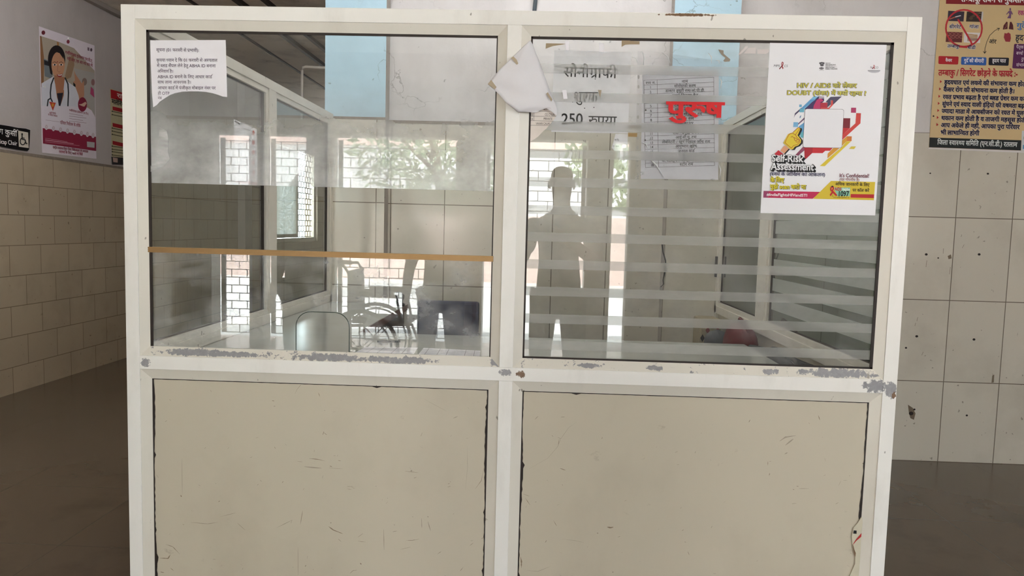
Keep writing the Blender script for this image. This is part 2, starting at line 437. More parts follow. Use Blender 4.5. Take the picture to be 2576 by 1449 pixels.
def panel_mat():
    N = NT('cream_laminate_panel'); p = N.pos()
    c = N.mixc(N.math('MULTIPLY', N.ramp(N.noise(N.pos((1, 1, .8)), 3.0, 6, .6), .5, .8), .35), lin(200, 191, 172), lin(166, 155, 136))
    k = N.math('MULTIPLY', N.ramp(N.noise(N.pos((1, 1, 1.5), (2, 0, 3)), 16, 5, .7), .66, .72), N.ramp(N.noise(N.pos(), 2.0, 2), .45, .6))
    c = N.mixc(N.math('MULTIPLY', k, .35), c, lin(140, 126, 106))
    c = N.mixc(N.math('MULTIPLY', N.ramp(N.noise(N.pos((1, 1, 1), (3, 0, 5)), 60, 1, .5), .80, .82), .6), c, lin(110, 92, 72))
    return N.fin(N.bsdf(c, .42, 0, .4, N.bump(N.noise(p, 5, 3), .05, .01)))
M_PANEL = panel_mat()
M_GASKET = flat((44, 34, 29), .6, noise=.3)
M_BRONZE = flat((128, 100, 62), .35, .6, .5, .1)
M_WHITE = paper_mat('white_paper', (240, 238, 244), .10)
M_COUNTER = paper_mat('grey_white_laminate', (172, 174, 172), .25, .16, 3)
def haze_up(N):
    g = N.n('SeparateXYZ', {0: N.pos()})
    z = N.ramp(g.outputs[2], 1.64, 1.38)
    n = N.noise(N.pos((1, 1, 1.3), (3, 0, 1)), 6.5, 7, .6)
    return N.math('MULTIPLY', N.math('ADD', N.math('MULTIPLY', z, .72), .06), N.ramp(n, .08, .72), clamp=True)
def haze_low(N):
    n = N.noise(N.pos((1, 1, 1.4), (8, 0, 5)), 7.5, 8, .62)
    return N.math('ADD', .03, N.math('MULTIPLY', N.ramp(n, .44, .72), .42), clamp=True)
def haze_r(N):
    n = N.noise(N.pos((1, 1, 1.4), (1, 0, 2)), 7, 7, .6)
    g = N.n('SeparateXYZ', {0: N.pos()})
    up = N.ramp(g.outputs[2], 1.64, 1.72)
    return N.math('ADD', N.math('MULTIPLY', up, .12), N.math('MULTIPLY', N.ramp(n, .46, .85), .28), clamp=True)
M_GLASS_UP = glass_mat('dusty_glass', haze=haze_up)
M_GLASS_LOW = glass_mat('smeared_glass', haze=haze_low)
M_GLASS_R = glass_mat('streaked_glass', haze=haze_r)
M_GLASS = glass_mat('side_glass', tint=(.90, .94, .91))
M_GLASSGREEN = glass_mat('green_tinted_side_glass', tint=(.33, .38, .34), haze=lambda N: N.math('MULTIPLY', N.ramp(N.noise(N.pos((1, 1, .5), (4, 1, 2)), 6, 6, .6), .4, .8), .12))
M_STRIP = film_mat('frosted_film', (.64, .635, .62), .38)
M_STRIPSIDE = film_mat('frosted_film_pale', (.78, .80, .76), .72, trans=.35)
M_CLEARFILM = glass_mat('clear_plastic', tint=(.96, .96, .97), rough=.06, haze=lambda N: N.math('MULTIPLY', N.ramp(N.noise(N.pos((1, 1, 1), (2, 5, 2)), 22, 6, .7), .62, .70), .45))
M_TAPE = flat((176, 160, 136), .4, noise=.1)

# ------------------------------------------------------------------ room shell
XL, YB, ZC = -3.636, 2.0735, 2.95
def cells(us, vs, holes):
    us = sorted(set(us + [h[0] for h in holes] + [h[1] for h in holes])); vs = sorted(set(vs + [h[2] for h in holes] + [h[3] for h in holes]))
    for a, b in zip(us, us[1:]):
        for c, d in zip(vs, vs[1:]):
            m = ((a + b) / 2, (c + d) / 2)
            if not any(h[0] < m[0] < h[1] and h[2] < m[1] < h[3] for h in holes): yield a, b, c, d
mb = MB(); mb.box(-3.9, 4.8, -5.75, YB + .25, -.15, 0); mb.box(-3.9, -1.2, YB + .25, 12.2, -.15, 0); mk('floor', mb, M_FLOOR, kind='structure')
mb = MB(); mb.box(-3.9, 4.8, -5.75, YB + .25, ZC, ZC + .2); mb.box(-3.9, -1.2, YB + .25, 12.2, ZC, ZC + .2); mk('ceiling', mb, M_CEIL, kind='structure')
M_DIRT = paper_mat('grimy_ledge', (132, 120, 108), .8, .9, 30)
# back wall (left bay, right bay carry different tile joints)
mb = MB()
for x0, x1, uo in ((-.86, .63, -.0426), (.63, 4.5, -.1187)):
    mb.uvo = (uo, 0); mb.cur = 0; mb.box(x0, x1, YB, YB + .2, 0, 1.8); mb.cur = 1; mb.box(x0, x1, YB + .004, YB + .2, 1.8, ZC)
mb.uvo = (0, 0); mb.cur = 0; mb.box(-1.19, -.86, YB, YB + .2, 0, 1.8); mb.cur = 1; mb.box(-1.19, -.86, YB + .004, YB + .2, 1.8, ZC)
mb.cur = 4; mb.box(-.872, .645, YB - .003, YB + .002, 1.790, 1.806); mb.cur = 0
BW = Plane(1, YB, -1); mb.cur = 2
for (hx, hy, hr) in ((2330, 640, 5), (2360, 649, 3), (2463, 640, 5), (2306, 846, 5), (2279, 875, 4), (2450, 854, 5), (2432, 1045, 4), (2292, 1040, 8), (2340, 436, 3), (2485, 437, 4), (2300, 1030, 4)):
    mb.poly(BW.px(ell(hx, hy, hr * .75, hr * .6, 9), .0006))
mb.cur = 3
for pts in ([(2284, 1018), (2296, 1026), (2303, 1040), (2299, 1056), (2290, 1052), (2286, 1036)], [(2384, 644), (2392, 640), (2394, 650), (2386, 652)], [(2496, 945), (2501, 942), (2500, 962), (2494, 963)]): mb.poly(BW.px(pts, .0005))
for a, q in (((2331, 655), (2329, 672)), ((2373, 625), (2372, 638)), ((2425, 615), (2420, 624)), ((2419, 590), (2417, 596)), ((2308, 798), (2306, 808)), ((2303, 812), (2301, 820)), ((2322, 885), (2318, 894)), ((2388, 690), (2390, 672))):
    mb.poly(BW.px([a, (a[0] + .9, a[1]), (q[0] + .9, q[1]), q], .0005))
mk('wall_back', mb, [M_TILE_BACK, M_WALLPAINT, flat((40, 34, 30), .8), flat((120, 106, 90), .8), M_DIRT], kind='structure', fixn=False)
for i, (x0, x1, uo) in enumerate(((-1.20, -.872, .017), (.645, .99, -.045))):
    mb = MB(); mb.uvo = (uo, 0); mb.cur = 0; mb.box(x0, x1, 1.97, YB + .001, 0, 1.8); mb.cur = 1; mb.box(x0, x1, 1.973, YB + .001, 1.8, ZC)
    for q in (3, 5, 9, 11): mb.mi[q] = 2  # side faces turned grey to paint in the pillars' side shading
    mb.cur = 3; mb.box(x0, x1, 1.9685, 1.972, 1.792, 1.806)
    mk('trim_%d' % (i + 1), mb, [M_TILE_BACK, M_BLUE, M_GREYP, M_DIRT], kind='structure')
mb = MB(); mb.cur = 0; mb.box(-1.2, -1.19, YB, 12.0, 0, 1.66); mb.cur = 1; mb.box(-1.2, -1.19, YB, 12.0, 1.66, ZC); mk('wall_passage', mb, [M_TILE_LEFT, M_LEFTPAINT], kind='structure')
mb = MB(); mb.box(-3.9, -1.2, 12.0, 12.2, 0, ZC); mk('wall_end', mb, M_GREYP, kind='structure')
WIN = (7.95, 9.95, .93, 2.35)
mb = MB()
for a, b, c, d in cells([-5.75, 12.0], [0, 1.655, ZC], [WIN]):
    mb.cur = 0 if d <= 1.66 else 1; mb.uvo = (.146, .028); mb.box(XL - .2, XL + (0 if mb.cur == 0 else -.006), a, b, c, d)
mb.cur = 2; mb.box(XL - .02, XL + .002, -5.4, 7.9, 1.648, 1.668)
mk('wall_left', mb, [M_TILE_LEFT, M_LEFTPAINT, M_DIRT], kind='structure')
mb = MB()
for a, b, c, d in cells([-5.75, YB + .2], [0, ZC], [ROPEN]): mb.box(4.5, 4.7, a, b, c, d)
mk('wall_right', mb, M_WALLPAINT, kind='structure')
mb = MB()
for a, b, c, d in cells([XL, 4.5], [0, ZC], OPEN): mb.box(a, b, YF - .22, YF, c, d)
mk('wall_front', mb, M_GREYP, kind='structure')
mb = MB(); mb.box(XL - .0, XL + .09, 6.75, 6.96, 0, ZC); mk('trim_3', mb, M_LEFTPAINT, kind='structure')
# ceiling joists and mouldings running along the passage
for i, (x, wd, hh) in enumerate(((-2.825, .024, .015), (-2.42, .04, .035), (-2.20, .035, .03))):
    mb = MB(); mb.box(x - wd / 2, x + wd / 2, 2.4, 12.0, ZC - hh, ZC); mk('trim_%d' % (i + 4), mb, flat((70, 62, 56), .6), kind='structure')
mb = MB(); mb.box(XL, XL + .05, -5.5, 12.0, ZC - .035, ZC); mk('trim_7', mb, flat((150, 142, 136), .6), kind='structure')
# unseen tube lights added over the booth to brighten the back wall
N_ = NT('added_tube_glow'); M_TUBE = N_.fin(N_.n('Emission', {0: (.97, .99, 1, 1), 1: 20.0}).outputs[0])
for tx, ty, lab in ((-.75, .85, 'ceiling tube light above the booth on the left'), (.30, 1.25, 'ceiling tube light above the booth nearer the right pillar')):
    tl = thing('added_tube_light', (tx, ty, ZC - .09), lab, 'light', 'ceiling tube lights')
    mb = MB(); mb.box(tx - .63, tx + .63, ty - .03, ty + .03, ZC - .045, ZC); mk('batten', mb, flat((230, 230, 228), .4), tl, bevel=.004)
    mb = MB(); mb.tube([(tx - .59, ty, ZC - .075), (tx + .59, ty, ZC - .075)], .014, 12); mk('tube', mb, M_TUBE, tl, smooth=True)
    for s in (-1, 1): mb = MB(); mb.box(tx + s * .60 - .012, tx + s * .60 + .012, ty - .016, ty + .016, ZC - .095, ZC - .045); mk('tube_holder', mb, flat((220, 220, 218), .4), tl)
N_ = NT('bright_added_tube_glow'); M_TUBE2 = N_.fin(N_.n('Emission', {0: (.97, .99, 1, 1), 1: 50.0}).outputs[0])  # unseen tube added over the passage to brighten the left wall
tx, ty = -2.25, 1.85; tl = thing('added_tube_light', (tx, ty, ZC - .09), 'ceiling tube light over the passage left of the booth', 'light', 'ceiling tube lights')
mb = MB(); mb.box(tx - .03, tx + .03, ty - .63, ty + .63, ZC - .045, ZC); mk('batten', mb, flat((230, 230, 228), .4), tl, bevel=.004)
mb = MB(); mb.tube([(tx, ty - .59, ZC - .075), (tx, ty + .59, ZC - .075)], .014, 12); mk('tube', mb, M_TUBE2, tl, smooth=True)
for s in (-1, 1): mb = MB(); mb.box(tx - .016, tx + .016, ty + s * .60 - .012, ty + s * .60 + .012, ZC - .095, ZC - .045); mk('tube_holder', mb, flat((220, 220, 218), .4), tl)
# window at the far end of the left wall
M_FROST = film_mat('frosted_window_glass', (.11, .12, .118), .985, trans=.55)
wn = bpy.data.objects.new('window_1', None); COL.objects.link(wn); wn.location = (XL - .08, 8.95, .93); tag(wn, kind='structure')
def wrect(name, y0, y1, z0, z1, t, x, mat):
    mb = MB(); mb.box(x - .02, x + .02, y0, y1, z0, z0 + t); mb.box(x - .02, x + .02, y0, y1, z1 - t, z1); mb.box(x - .02, x + .02, y0, y0 + t, z0 + t, z1 - t); mb.box(x - .02, x + .02, y1 - t, y1, z0 + t, z1 - t)
    return mk(name, mb, mat, wn)
wrect('window_frame', WIN[0], WIN[1], WIN[2], WIN[3], .06, XL - .06, M_BEAD)
wrect('sash', 8.02, 9.05, 1.0, 2.28, .05, XL - .04, M_BEAD)
mb = MB(); mb.box(XL - .042, XL - .038, 8.07, 9.0, 1.05, 2.23); mk('window_pane', mb, M_FROST, wn)
mb = MB()
for k in range(16):
    z = 1.0 + k * .085; mb.box(XL - .09, XL - .08, 9.05, 9.89, z - .006, z + .006)
    for j in range(7):
        y = 9.05 + (j + (.5 if k % 2 else 0)) * .13
        if y < 9.88: mb.box(XL - .09, XL - .08, y - .006, y + .006, z, min(z + .085, 2.29))
mk('window_grille', mb, flat((60, 56, 54), .5), wn)

# ------------------------------------------------------------------ the glazed booth
BX0, BX1, BT, BZ0, BZ1 = -1.1905, .9619, 1.8166, .809, .8473
TB = .038; MX0, MX1 = -.1309, -.0929; D0, D1 = 0.0, .052
booth = thing('reception_booth', (-.114, 1.0, 0), 'cream aluminium and glass enquiry booth with two front panes over cream panels', 'booth')
def bar(name, x0, x1, y0, y1, z0, z1, mat=M_FRAME, bev=.0012, **kw):
    mb = MB(); mb.box(x0, x1, y0, y1, z0, z1); return mk(name, mb, mat, booth, bevel=bev, **kw)
def bead(name, x0, x1, z0, z1, wdt, mats, y0=.003, y1=.017, low=None):
    """mitred sloping glazing bead round an opening (front face)"""
    mb = MB(); i = wdt
    O = [(x0, z0), (x1, z0), (x1, z1), (x0, z1)]; I = [(x0 + i, z0 + i), (x1 - i, z0 + i), (x1 - i, z1 - i), (x0 + i, z1 - i)]
    for k in range(4):
        a, b = O[k], O[(k + 1) % 4]; c, d = I[(k + 1) % 4], I[k]; g = .0004
        mb.cur = 1 if (k == 0 and low) else 0
        bb = len(mb.v)
        mb.v += [(a[0], y0, a[1]), (b[0], y0, b[1]), (c[0], y1 - .005, c[1]), (d[0], y1 - .005, d[1]), (a[0], y1 + .012, a[1]), (b[0], y1 + .012, b[1]), (c[0], y1, c[1]), (d[0], y1, d[1])]
        for q in ((0, 1, 2, 3), (3, 2, 6, 7), (7, 6, 5, 4), (0, 4, 5, 1), (1, 5, 6, 2), (0, 3, 7, 4)): mb.face([bb + t for t in q])
    return mk(name, mb, mats, booth)
# front frame
bar('post', BX0, BX0 + TB, D0, D1, 0, BT); bar('post', BX1 - TB, BX1, D0, D1, 0, BT)
bar('top_rail', BX0 + TB, BX1 - TB, D0, D1, BT - TB, BT); bar('middle_rail', BX0 + TB, BX1 - TB, D0, D1, BZ0, BZ1)
bar('mullion', MX0, MX1, D0, D1, BZ1, BT - TB); bar('mullion', MX0, MX1, D0, D1, 0, BZ0)
bar('bottom_rail', BX0 + TB, MX0, D0, D1, 0, .04); bar('bottom_rail', MX1, BX1 - TB, D0, D1, 0, .04)
OP = [(BX0 + TB, MX0), (MX1, BX1 - TB)]
for x0, x1 in OP:
    bead('glazing_bead', x0, x1, BZ1, BT - TB, .026, [M_BEAD, M_BEADLOW], low=True)
    bead('panel_bead', x0, x1, .04, BZ0, .029, [M_BEAD])
# scuffs, scratches and chipped spots worn into the laminate (kind 1 dark, 2 faint, 3 brown; width in mm)
SC_ = [[(1, .9, (290, 408), (302, 398)), (1, .8, (318, 264), (328, 272)), (1, .8, (580, 205), (585, 218)), (3, .8, (1115, 230), (1130, 200), (1165, 158)), (1, .9, (1265, 222), (1275, 250)), (3, 1.4, (970, 272), (985, 275)), (3, 1.4, (980, 308), (992, 308)), (3, 1.6, (1205, 640), (1260, 645), (1305, 655)), (2, 3, (1175, 692), (1285, 702)), (3, 1, (1130, 657), (1165, 662)), (1, 1, (1390, 652), (1408, 656)), (1, 1.3, (1335, 688), (1352, 691)), (3, .7, (1330, 700), (1420, 705)), (1, .8, (1445, 818), (1487, 818)), (3, .7, (1445, 832), (1475, 838)), (3, 1.2, (985, 565), (993, 578)), (3, 1.4, (1300, 475), (1318, 490)), (2, 1.2, (398, 640), (400, 870)), (3, 3, (390, 872), (396, 884)), (1, 1.3, (630, 915), (640, 908)), (1, 1, (895, 778), (905, 786)), (2, 2, (1150, 1060), (1165, 970)), (3, .8, (1155, 1040), (1163, 985)), (2, 1.8, (750, 1050), (800, 1095)), (2, 2, (450, 1045), (560, 1055), (630, 1045)), (2, 1.4, (640, 1010), (740, 985)), (2, 1.6, (1000, 1080), (1100, 1030)), (3, 3.2, (1330, 1072), (1360, 1094), (1420, 1118)), (1, .8, (1390, 1150), (1410, 1168)), (1, .9, (1515, 1140), (1550, 1115)), (3, .9, (1515, 1165), (1565, 1170)), (1, .8, (1735, 1105), (1765, 1100)), (1, .9, (1820, 1160), (1860, 1160), (1905, 1152)), (1, .8, (1785, 1218), (1850, 1202)), (1, .9, (2020, 1248), (2045, 1230)), (1, 1, (2300, 1150), (2315, 1140)), (3, .9, (2225, 1195), (2250, 1175)), (1, .8, (2260, 835), (2300, 780), (2315, 700)), (3, 1, (2085, 802), (2100, 798)), (3, 1, (2085, 822), (2105, 815)), (3, 1.4, (1815, 720), (1900, 730)), (3, 1, (1870, 765), (1890, 758)), (1, .8, (1915, 500), (1925, 475)), (2, .8, (2210, 560), (2212, 700), (2198, 840)), (1, 1, (2315, 975), (2330, 962)), (1, 1.3, (295, 1185), (340, 1200), (385, 1248)), (3, 3, (258, 1272), (310, 1275), (325, 1250)), (1, 1.2, (325, 1335), (345, 1352)), (3, 2, (262, 1360), (285, 1365)), (1, 2.6, (1530, 1304), (1538, 1312)), (1, 1, (1465, 1370), (1485, 1352), (1510, 1348)), (1, .9, (2165, 1355), (2185, 1330)), (2, 2, (2120, 385), (2150, 372)), (2, .8, (1940, 265), (2080, 340)), (2, 2.4, (1920, 1020), (1922, 1080)), (2, 2.4, (1960, 1040), (1978, 1100)), (2, 2, (1680, 1090), (1682, 1220)), (2, 1.6, (1135, 1200), (1136, 1380))],
       [(2, .9, (815, 785), (930, 720), (990, 650), (1010, 600), (1060, 530), (1110, 495)), (3, .9, (990, 590), (1012, 600)), (3, 1.1, (995, 640), (1000, 600)), (3, 1.6, (1005, 782), (1040, 795)), (1, .8, (775, 940), (815, 955)), (1, .9, (790, 965), (820, 1010)), (1, .9, (965, 1105), (985, 1140)), (2, .9, (1020, 1220), (1100, 1230), (1155, 1243)), (3, 3.4, (762, 1330), (767, 1360), (766, 1400)), (2, 1.2, (800, 1415), (870, 1420), (945, 1390)), (3, 1.2, (850, 992), (860, 990)), (1, .8, (1018, 880), (1022, 890)), (2, 2, (850, 480), (870, 460)), (3, 1, (1010, 466), (1035, 464)),
        (3, 1.6, (2604, 455), (2614, 485)), (2, 3, (2394, 695), (2414, 685)), (2, 4, (2364, 615), (2400, 590), (2464, 580)), (2, 4, (2400, 640), (2450, 600)), (3, 1.2, (2292, 740), (2292, 765)), (3, .9, (2299, 740), (2314, 738)), (3, 1.4, (2299, 828), (2304, 812)), (1, 1.2, (2446, 912), (2455, 915)), (2, 1.6, (2484, 908), (2545, 908)), (3, .7, (2644, 718), (2647, 740)), (3, .7, (2729, 890), (2744, 860)), (2, 1.4, (2439, 1003), (2469, 998)), (3, 1, (2709, 1005), (2729, 993)), (3, 4.2, (1298, 1146), (1318, 1150), (1336, 1146)), (2, 3, (1600, 300), (1660, 280))]]
def scuffs(mb, k, xa, xb):
    f = crop(300, 900, 2.525) if k == 0 else crop(1000, 860, 2.46); pl = Plane(1, .0136, -1); rnd = random.Random(31 + k)
    L = [(s[0], s[1], [pl.uv(*q) for q in f(s[2:])]) for s in SC_[k]]
    for i in range(70):
        x, z = rnd.uniform(xa, xb), .09 + (rnd.random() ** 1.3) * .66; l, a = rnd.uniform(.001, .011), rnd.choice([.5, .9, -.4, 1.2, .1, 2.2]) + rnd.uniform(-.2, .2)
        L.append((rnd.choice([1, 2, 2, 3]), rnd.uniform(.5, 1.3), [(x, z), (x + l * math.cos(a), z + l * math.sin(a))]))
    for i, (kd, wd, P_) in enumerate(L):
        mb.cur = kd; dd = i * 4e-6
        Q = []
        for a, b in zip(P_, P_[1:]): Q += [(a[0] + (b[0] - a[0]) * t, a[1] + (b[1] - a[1]) * t) for t in (0, .25, .5, .75)]
        Q.append(P_[-1]); up, lo = [], []
        for j, q in enumerate(Q):
            p, n = Q[max(j - 1, 0)], Q[min(j + 1, len(Q) - 1)]; dx, dz = n[0] - p[0], n[1] - p[1]; l = math.hypot(dx, dz) or 1
            h = wd * .0005 * (math.sin(math.pi * (j + .35) / (len(Q) - .3)) + .1) * rnd.uniform(.6, 1.2)
            up.append(pl.w(q[0] - dz / l * h, q[1] + dx / l * h, dd)); lo.append(pl.w(q[0] + dz / l * h, q[1] - dx / l * h, dd))
        for j in range(len(Q) - 1): mb.poly([up[j], lo[j], lo[j + 1], up[j + 1]])
    mb.cur = 0
# lower panels with a torn dark edge strip
random.seed(4)
for k, (x0, x1) in enumerate(OP):
    mb = MB(); mb.box(x0 + .012, x1 - .012, .014, .032, .05, BZ0 - .012); scuffs(mb, k, x0 + .04, x1 - .04); mk('lower_panel', mb, [M_PANEL, flat((118, 98, 76), .7, noise=.2), flat((166, 154, 136), .6, noise=.05), flat((140, 122, 100), .6, noise=.1)], booth, fixn=False)
    mb = MB(); a, b, c, d = x0 + .029, x1 - .029, .069, BZ0 - .029; y = .0132
    for (px, pz, qx, qz, nx, nz, rough) in ((a, d, b, d, 0, -1, .3), (a, c, a, d, 1, 0, 1.0), (b, c, b, d, -1, 0, 1.0)):
        n = 70; L = []
        for i in range(n + 1):
            t = i / n; base = .0022 if nz else .0026
            if not nz: base += .0035 * max(0, math.sin(t * 9 + k * 2 + (1 if nx < 0 else 0)))
            e = base + rough * .0022 * random.random() + (.004 if random.random() < .05 * rough else 0)
            L.append((px + (qx - px) * t, pz + (qz - pz) * t, e))
        for p, q in zip(L, L[1:]):
            mb.poly([(p[0], y, p[1]), (q[0], y, q[1]), (q[0] + nx * q[2], y, q[1] + nz * q[2]), (p[0] + nx * p[2], y, p[1] + nz * p[2])])
    mk('gasket', mb, M_GASKET, booth)
FR = Plane(1, .0130, -1)
tear = MB(); C8 = crop(2060, 1240, 6.935)
tear.slab(FR.px(C8([(735, 415), (750, 430), (755, 520), (735, 690), (720, 1000), (700, 1300), (685, 1449), (525, 1449), (570, 1350), (625, 1230), (628, 1100), (575, 890), (565, 760), (600, 600), (660, 530)]), .003), (0, -1, 0), .003)
lt = mk('laminate_tear', tear, flat((205, 198, 176), .5), booth)
tear = MB(); tear.poly(FR.px(C8([(600, 645), (650, 648), (648, 705), (590, 700)]), .0036)); mk('black_print', tear, flat((10, 10, 12), .5), lt, fixn=False)
tear = MB(); tear.poly(FR.px(C8([(735, 690), (730, 755), (640, 830), (585, 900), (600, 860), (640, 800)]), .0036)); mk('red_print', tear, flat((178, 38, 40), .5), lt, fixn=False)
tear = MB(); tear.poly(FR.px(C8([(575, 870), (590, 905), (610, 980), (635, 1040), (628, 1110), (600, 1020)]), .0036)); mk('torn_edge', tear, flat((120, 92, 66), .6), lt, fixn=False)
# glass
GY = .0165
GL = Plane(1, GY, -1)
def pane(name, pts, mat, parent=booth, t=.004):
    mb = MB(); mb.slab([GL.w(x, z) for x, z in pts], (0, -1, 0), t); return mk(name, mb, mat, parent)
xa, xb = OP[0][0] + .012, OP[0][1] - .012
g1 = pane('glass_pane', [(xa, 1.335), (xb, 1.335), (xb, BT - TB - .012), (xa, BT - TB - .012)], M_GLASS_UP)
cx0, cx1, cz, r = -.709, -.557, .985, .042
arc = [(cx0, .858)] + [(cx0 + r - r * math.cos(a), cz - r + r * math.sin(a)) for a in [i * math.pi / 16 for i in range(9)]] + [(cx1 - r + r * math.sin(a), cz - r + r * math.cos(a)) for a in [i * math.pi / 16 for i in range(9)]] + [(cx1, .858)]
g2 = pane('glass_pane', [(xa, .858)] + arc + [(xb, .858), (xb, 1.146), (xa, 1.146)], M_GLASS_LOW)
mb = MB(); e = [GL.w(x, z, .0005) for x, z in arc]; mb.tube(e, .0012, 6); mk('cut_edge', mb, flat((62, 74, 68), .2), g2)
mb = MB(); mb.box(OP[0][0] + .024, OP[0][1] - .024, GY - .007, GY + .011, 1.1405, 1.156)
for k in range(3): mb.box(OP[0][0] + .024, OP[0][1] - .024, GY - .0085, GY - .006, 1.1425 + k * .005, 1.1447 + k * .005)
mk('edge_trim', mb, M_BRONZE, g2)
xa, xb = OP[1][0] + .012, OP[1][1] - .012
g3 = pane('glass_pane', [(xa, .858), (xb, .858), (xb, BT - TB - .012), (xa, BT - TB - .012)], M_GLASS_R)
for z0, z1 in ((1.657, 1.682), (1.581, 1.606), (1.504, 1.529), (1.4285, 1.4525), (1.351, 1.3765), (1.2755, 1.300), (1.2005, 1.2255), (1.1245, 1.150), (1.0495, 1.0745), (.9725, .9985), (.8985, .9245)):
    mb = MB(); mb.slab([GL.w(x, z, .0006) for x, z in ((xa + .012, z0), (xb - .012, z0), (xb - .012, z1), (xa + .012, z1))], (0, -1, 0), .0004); mk('frosted_strip', mb, M_STRIP, g3)
# dark rubber round the panes
def rubber(x0, x1, z0, z1, sides, tw, parent):
    mb = MB(); y0, y1 = GY - .0045, GY - .0005
    for s, a in sides.items():
        wv = tw * a
        if s == 't': mb.box(x0, x1, y0, y1, z1 - wv, z1)
        if s == 'b': mb.box(x0, x1, y0, y1, z0, z0 + wv)
        if s == 'l': mb.box(x0, x0 + wv, y0, y1, z0, z1)
        if s == 'r': mb.box(x1 - wv, x1, y0, y1, z0, z1)
    mk('gasket', mb, M_GASKET, parent)
e = .026
rubber(OP[0][0] + e, OP[0][1] - e, BZ1 + e, BT - TB - e, dict(t=1.2, l=1.4, r=.6), .005, booth)
rubber(OP[1][0] + e, OP[1][1] - e, BZ1 + e, BT - TB - e, dict(t=1.3, l=1.0, r=1.5, b=1.0), .005, g3)
# side walls of the booth
SY1 = 1.97
def sidewall(x0, x1, inner, posts, strips):
    bar('side_rail', x0, x1, D1, SY1, BT - TB, BT, M_BEAD); bar('side_rail', x0, x1, D1, SY1, BZ0, BZ1, M_BEAD); bar('side_rail', x0, x1, D1, SY1, 0, .04, M_BEAD)
    bar('rear_post', x0, x1, SY1 - TB, SY1, .04, BT - TB, M_BEAD)
    ys = [D1]
    for a, b in posts: bar('side_post', x0, x1, a, b, BZ1, BT - TB, M_BEAD); ys += [a, b]
    ys.append(SY1 - TB); xm = (x0 + x1) / 2
    bar('side_panel', xm - .006, xm + .006, D1, SY1 - TB, .04, BZ0, M_PANEL, 0)
    for a, b in zip(ys[::2], ys[1::2]):
        for z0, z1 in ((BZ1, BZ1 + .022), (BT - TB - .022, BT - TB)): bar('side_bead', xm - .014, xm + .014, a, b, z0, z1, M_BEAD)
        for y0, y1 in ((a, a + .022), (b - .022, b)): bar('side_bead', xm - .014, xm + .014, y0, y1, BZ1 + .022, BT - TB - .022, M_BEAD)
        mb = MB(); mb.box(xm - .0025, xm + .0025, a + .01, b - .01, BZ1 + .01, BT - TB - .01); g = mk('side_glass', mb, M_GLASSGREEN if strips else M_GLASS, booth)
        mb = MB()
        for y0, y1 in ((a + .022, a + .026), (b - .048, b - .022)): mb.box(xm - .004, xm + .004, y0, y1, BZ1 + .022, BT - TB - .022)
        mb.box(xm - .004, xm + .004, a + .022, b - .022, BT - TB - .027, BT - TB - .022); mb.box(xm - .004, xm + .004, a + .022, b - .022, BZ1 + .022, BZ1 + .027)
        mk('gasket', mb, M_GASKET, g)
        if strips and a < .5:
            z = .926
            while z < 1.70:
                mb = MB(); mb.box(xm - .0035, xm - .003, a + .05, b - .025, z, z + .052); mk('frosted_strip', mb, M_STRIPSIDE, g); z += .078
sidewall(BX0, BX0 + TB, 1, [(1.02, 1.10)], False)
sidewall(BX1 - TB, BX1, -1, [(1.10, 1.22)], True)
mb = MB(); mb.box(BX1 - TB - .012, BX1 - TB - .001, SY1 - .03, SY1 - .012, 1.0, 1.11); mk('latch', mb, flat((30, 30, 32), .4), booth, bevel=.002)

# ------------------------------------------------------------------ inside the booth
CZ = .81
counter = thing('counter', (-.2, .45, 0), 'grey white L shaped counter behind the booth glass', 'counter')
mb = MB(); mb.slab([(-1.15, .054, CZ), (.775, .054, CZ), (.775, .83, CZ), (-.73, .83, CZ), (-.73, 1.93, CZ), (-1.15, 1.93, CZ)], (0, 0, 1), .03); mk('worktop', mb, M_COUNTER, counter, bevel=.002)
M_WOODD = flat((74, 56, 46), .5)
mb = MB(); mb.box(-.732, -.728, .832, 1.93, CZ - .035, CZ - .002); mb.box(-.728, .775, .831, .835, CZ - .035, CZ - .002); mk('edge_band', mb, flat((104, 66, 52), .5), counter)
mb = MB(); mb.box(-.76, -.742, .85, 1.9, 0, CZ - .03); mk('side_board', mb, M_WOODD, counter)
mb = MB(); mb.box(.74, .758, .08, .8, 0, CZ - .03); mk('end_board', mb, M_WOODD, counter)
mb = MB(); mb.box(-.742, .74, .795, .81, 0.05, CZ - .03); mk('back_board', mb, M_WOODD, counter)
# navy chair
ch = thing('office_chair', (-.42, 1.22, 0), 'navy blue office chair standing behind the front counter', 'chair')
M_NAVY = flat((34, 40, 66), .55, noise=.2); M_BLK = flat((24, 24, 26), .45)
mb = MB()
for i in range(2): pass
mb.box(-.562, -.286, 1.20, 1.25, .52, .903); mk('backrest', mb, M_NAVY, ch, bevel=.012)
mb = MB(); mb.box(-.63, -.21, 1.28, 1.72, .43, .50); mk('seat', mb, M_NAVY, ch, bevel=.02)
for s in (-1, 1):
    x = -.42 + s * .235; mb = MB(); mb.tube([(x, 1.36, .44), (x + s * .02, 1.34, .66), (x + s * .02, 1.36, .70), (x + s * .02, 1.62, .70)], .016, 8); mk('armrest', mb, M_BLK, ch, smooth=True)
mb = MB(); mb.lathe([(.03, .08), (.03, .43)], (-.42, 1.5, 0), 14); mk('gas_column', mb, M_BLK, ch)
mb = MB(); mb.box(-.45, -.39, 1.245, 1.33, .42, .62); mk('back_bracket', mb, M_BLK, ch)
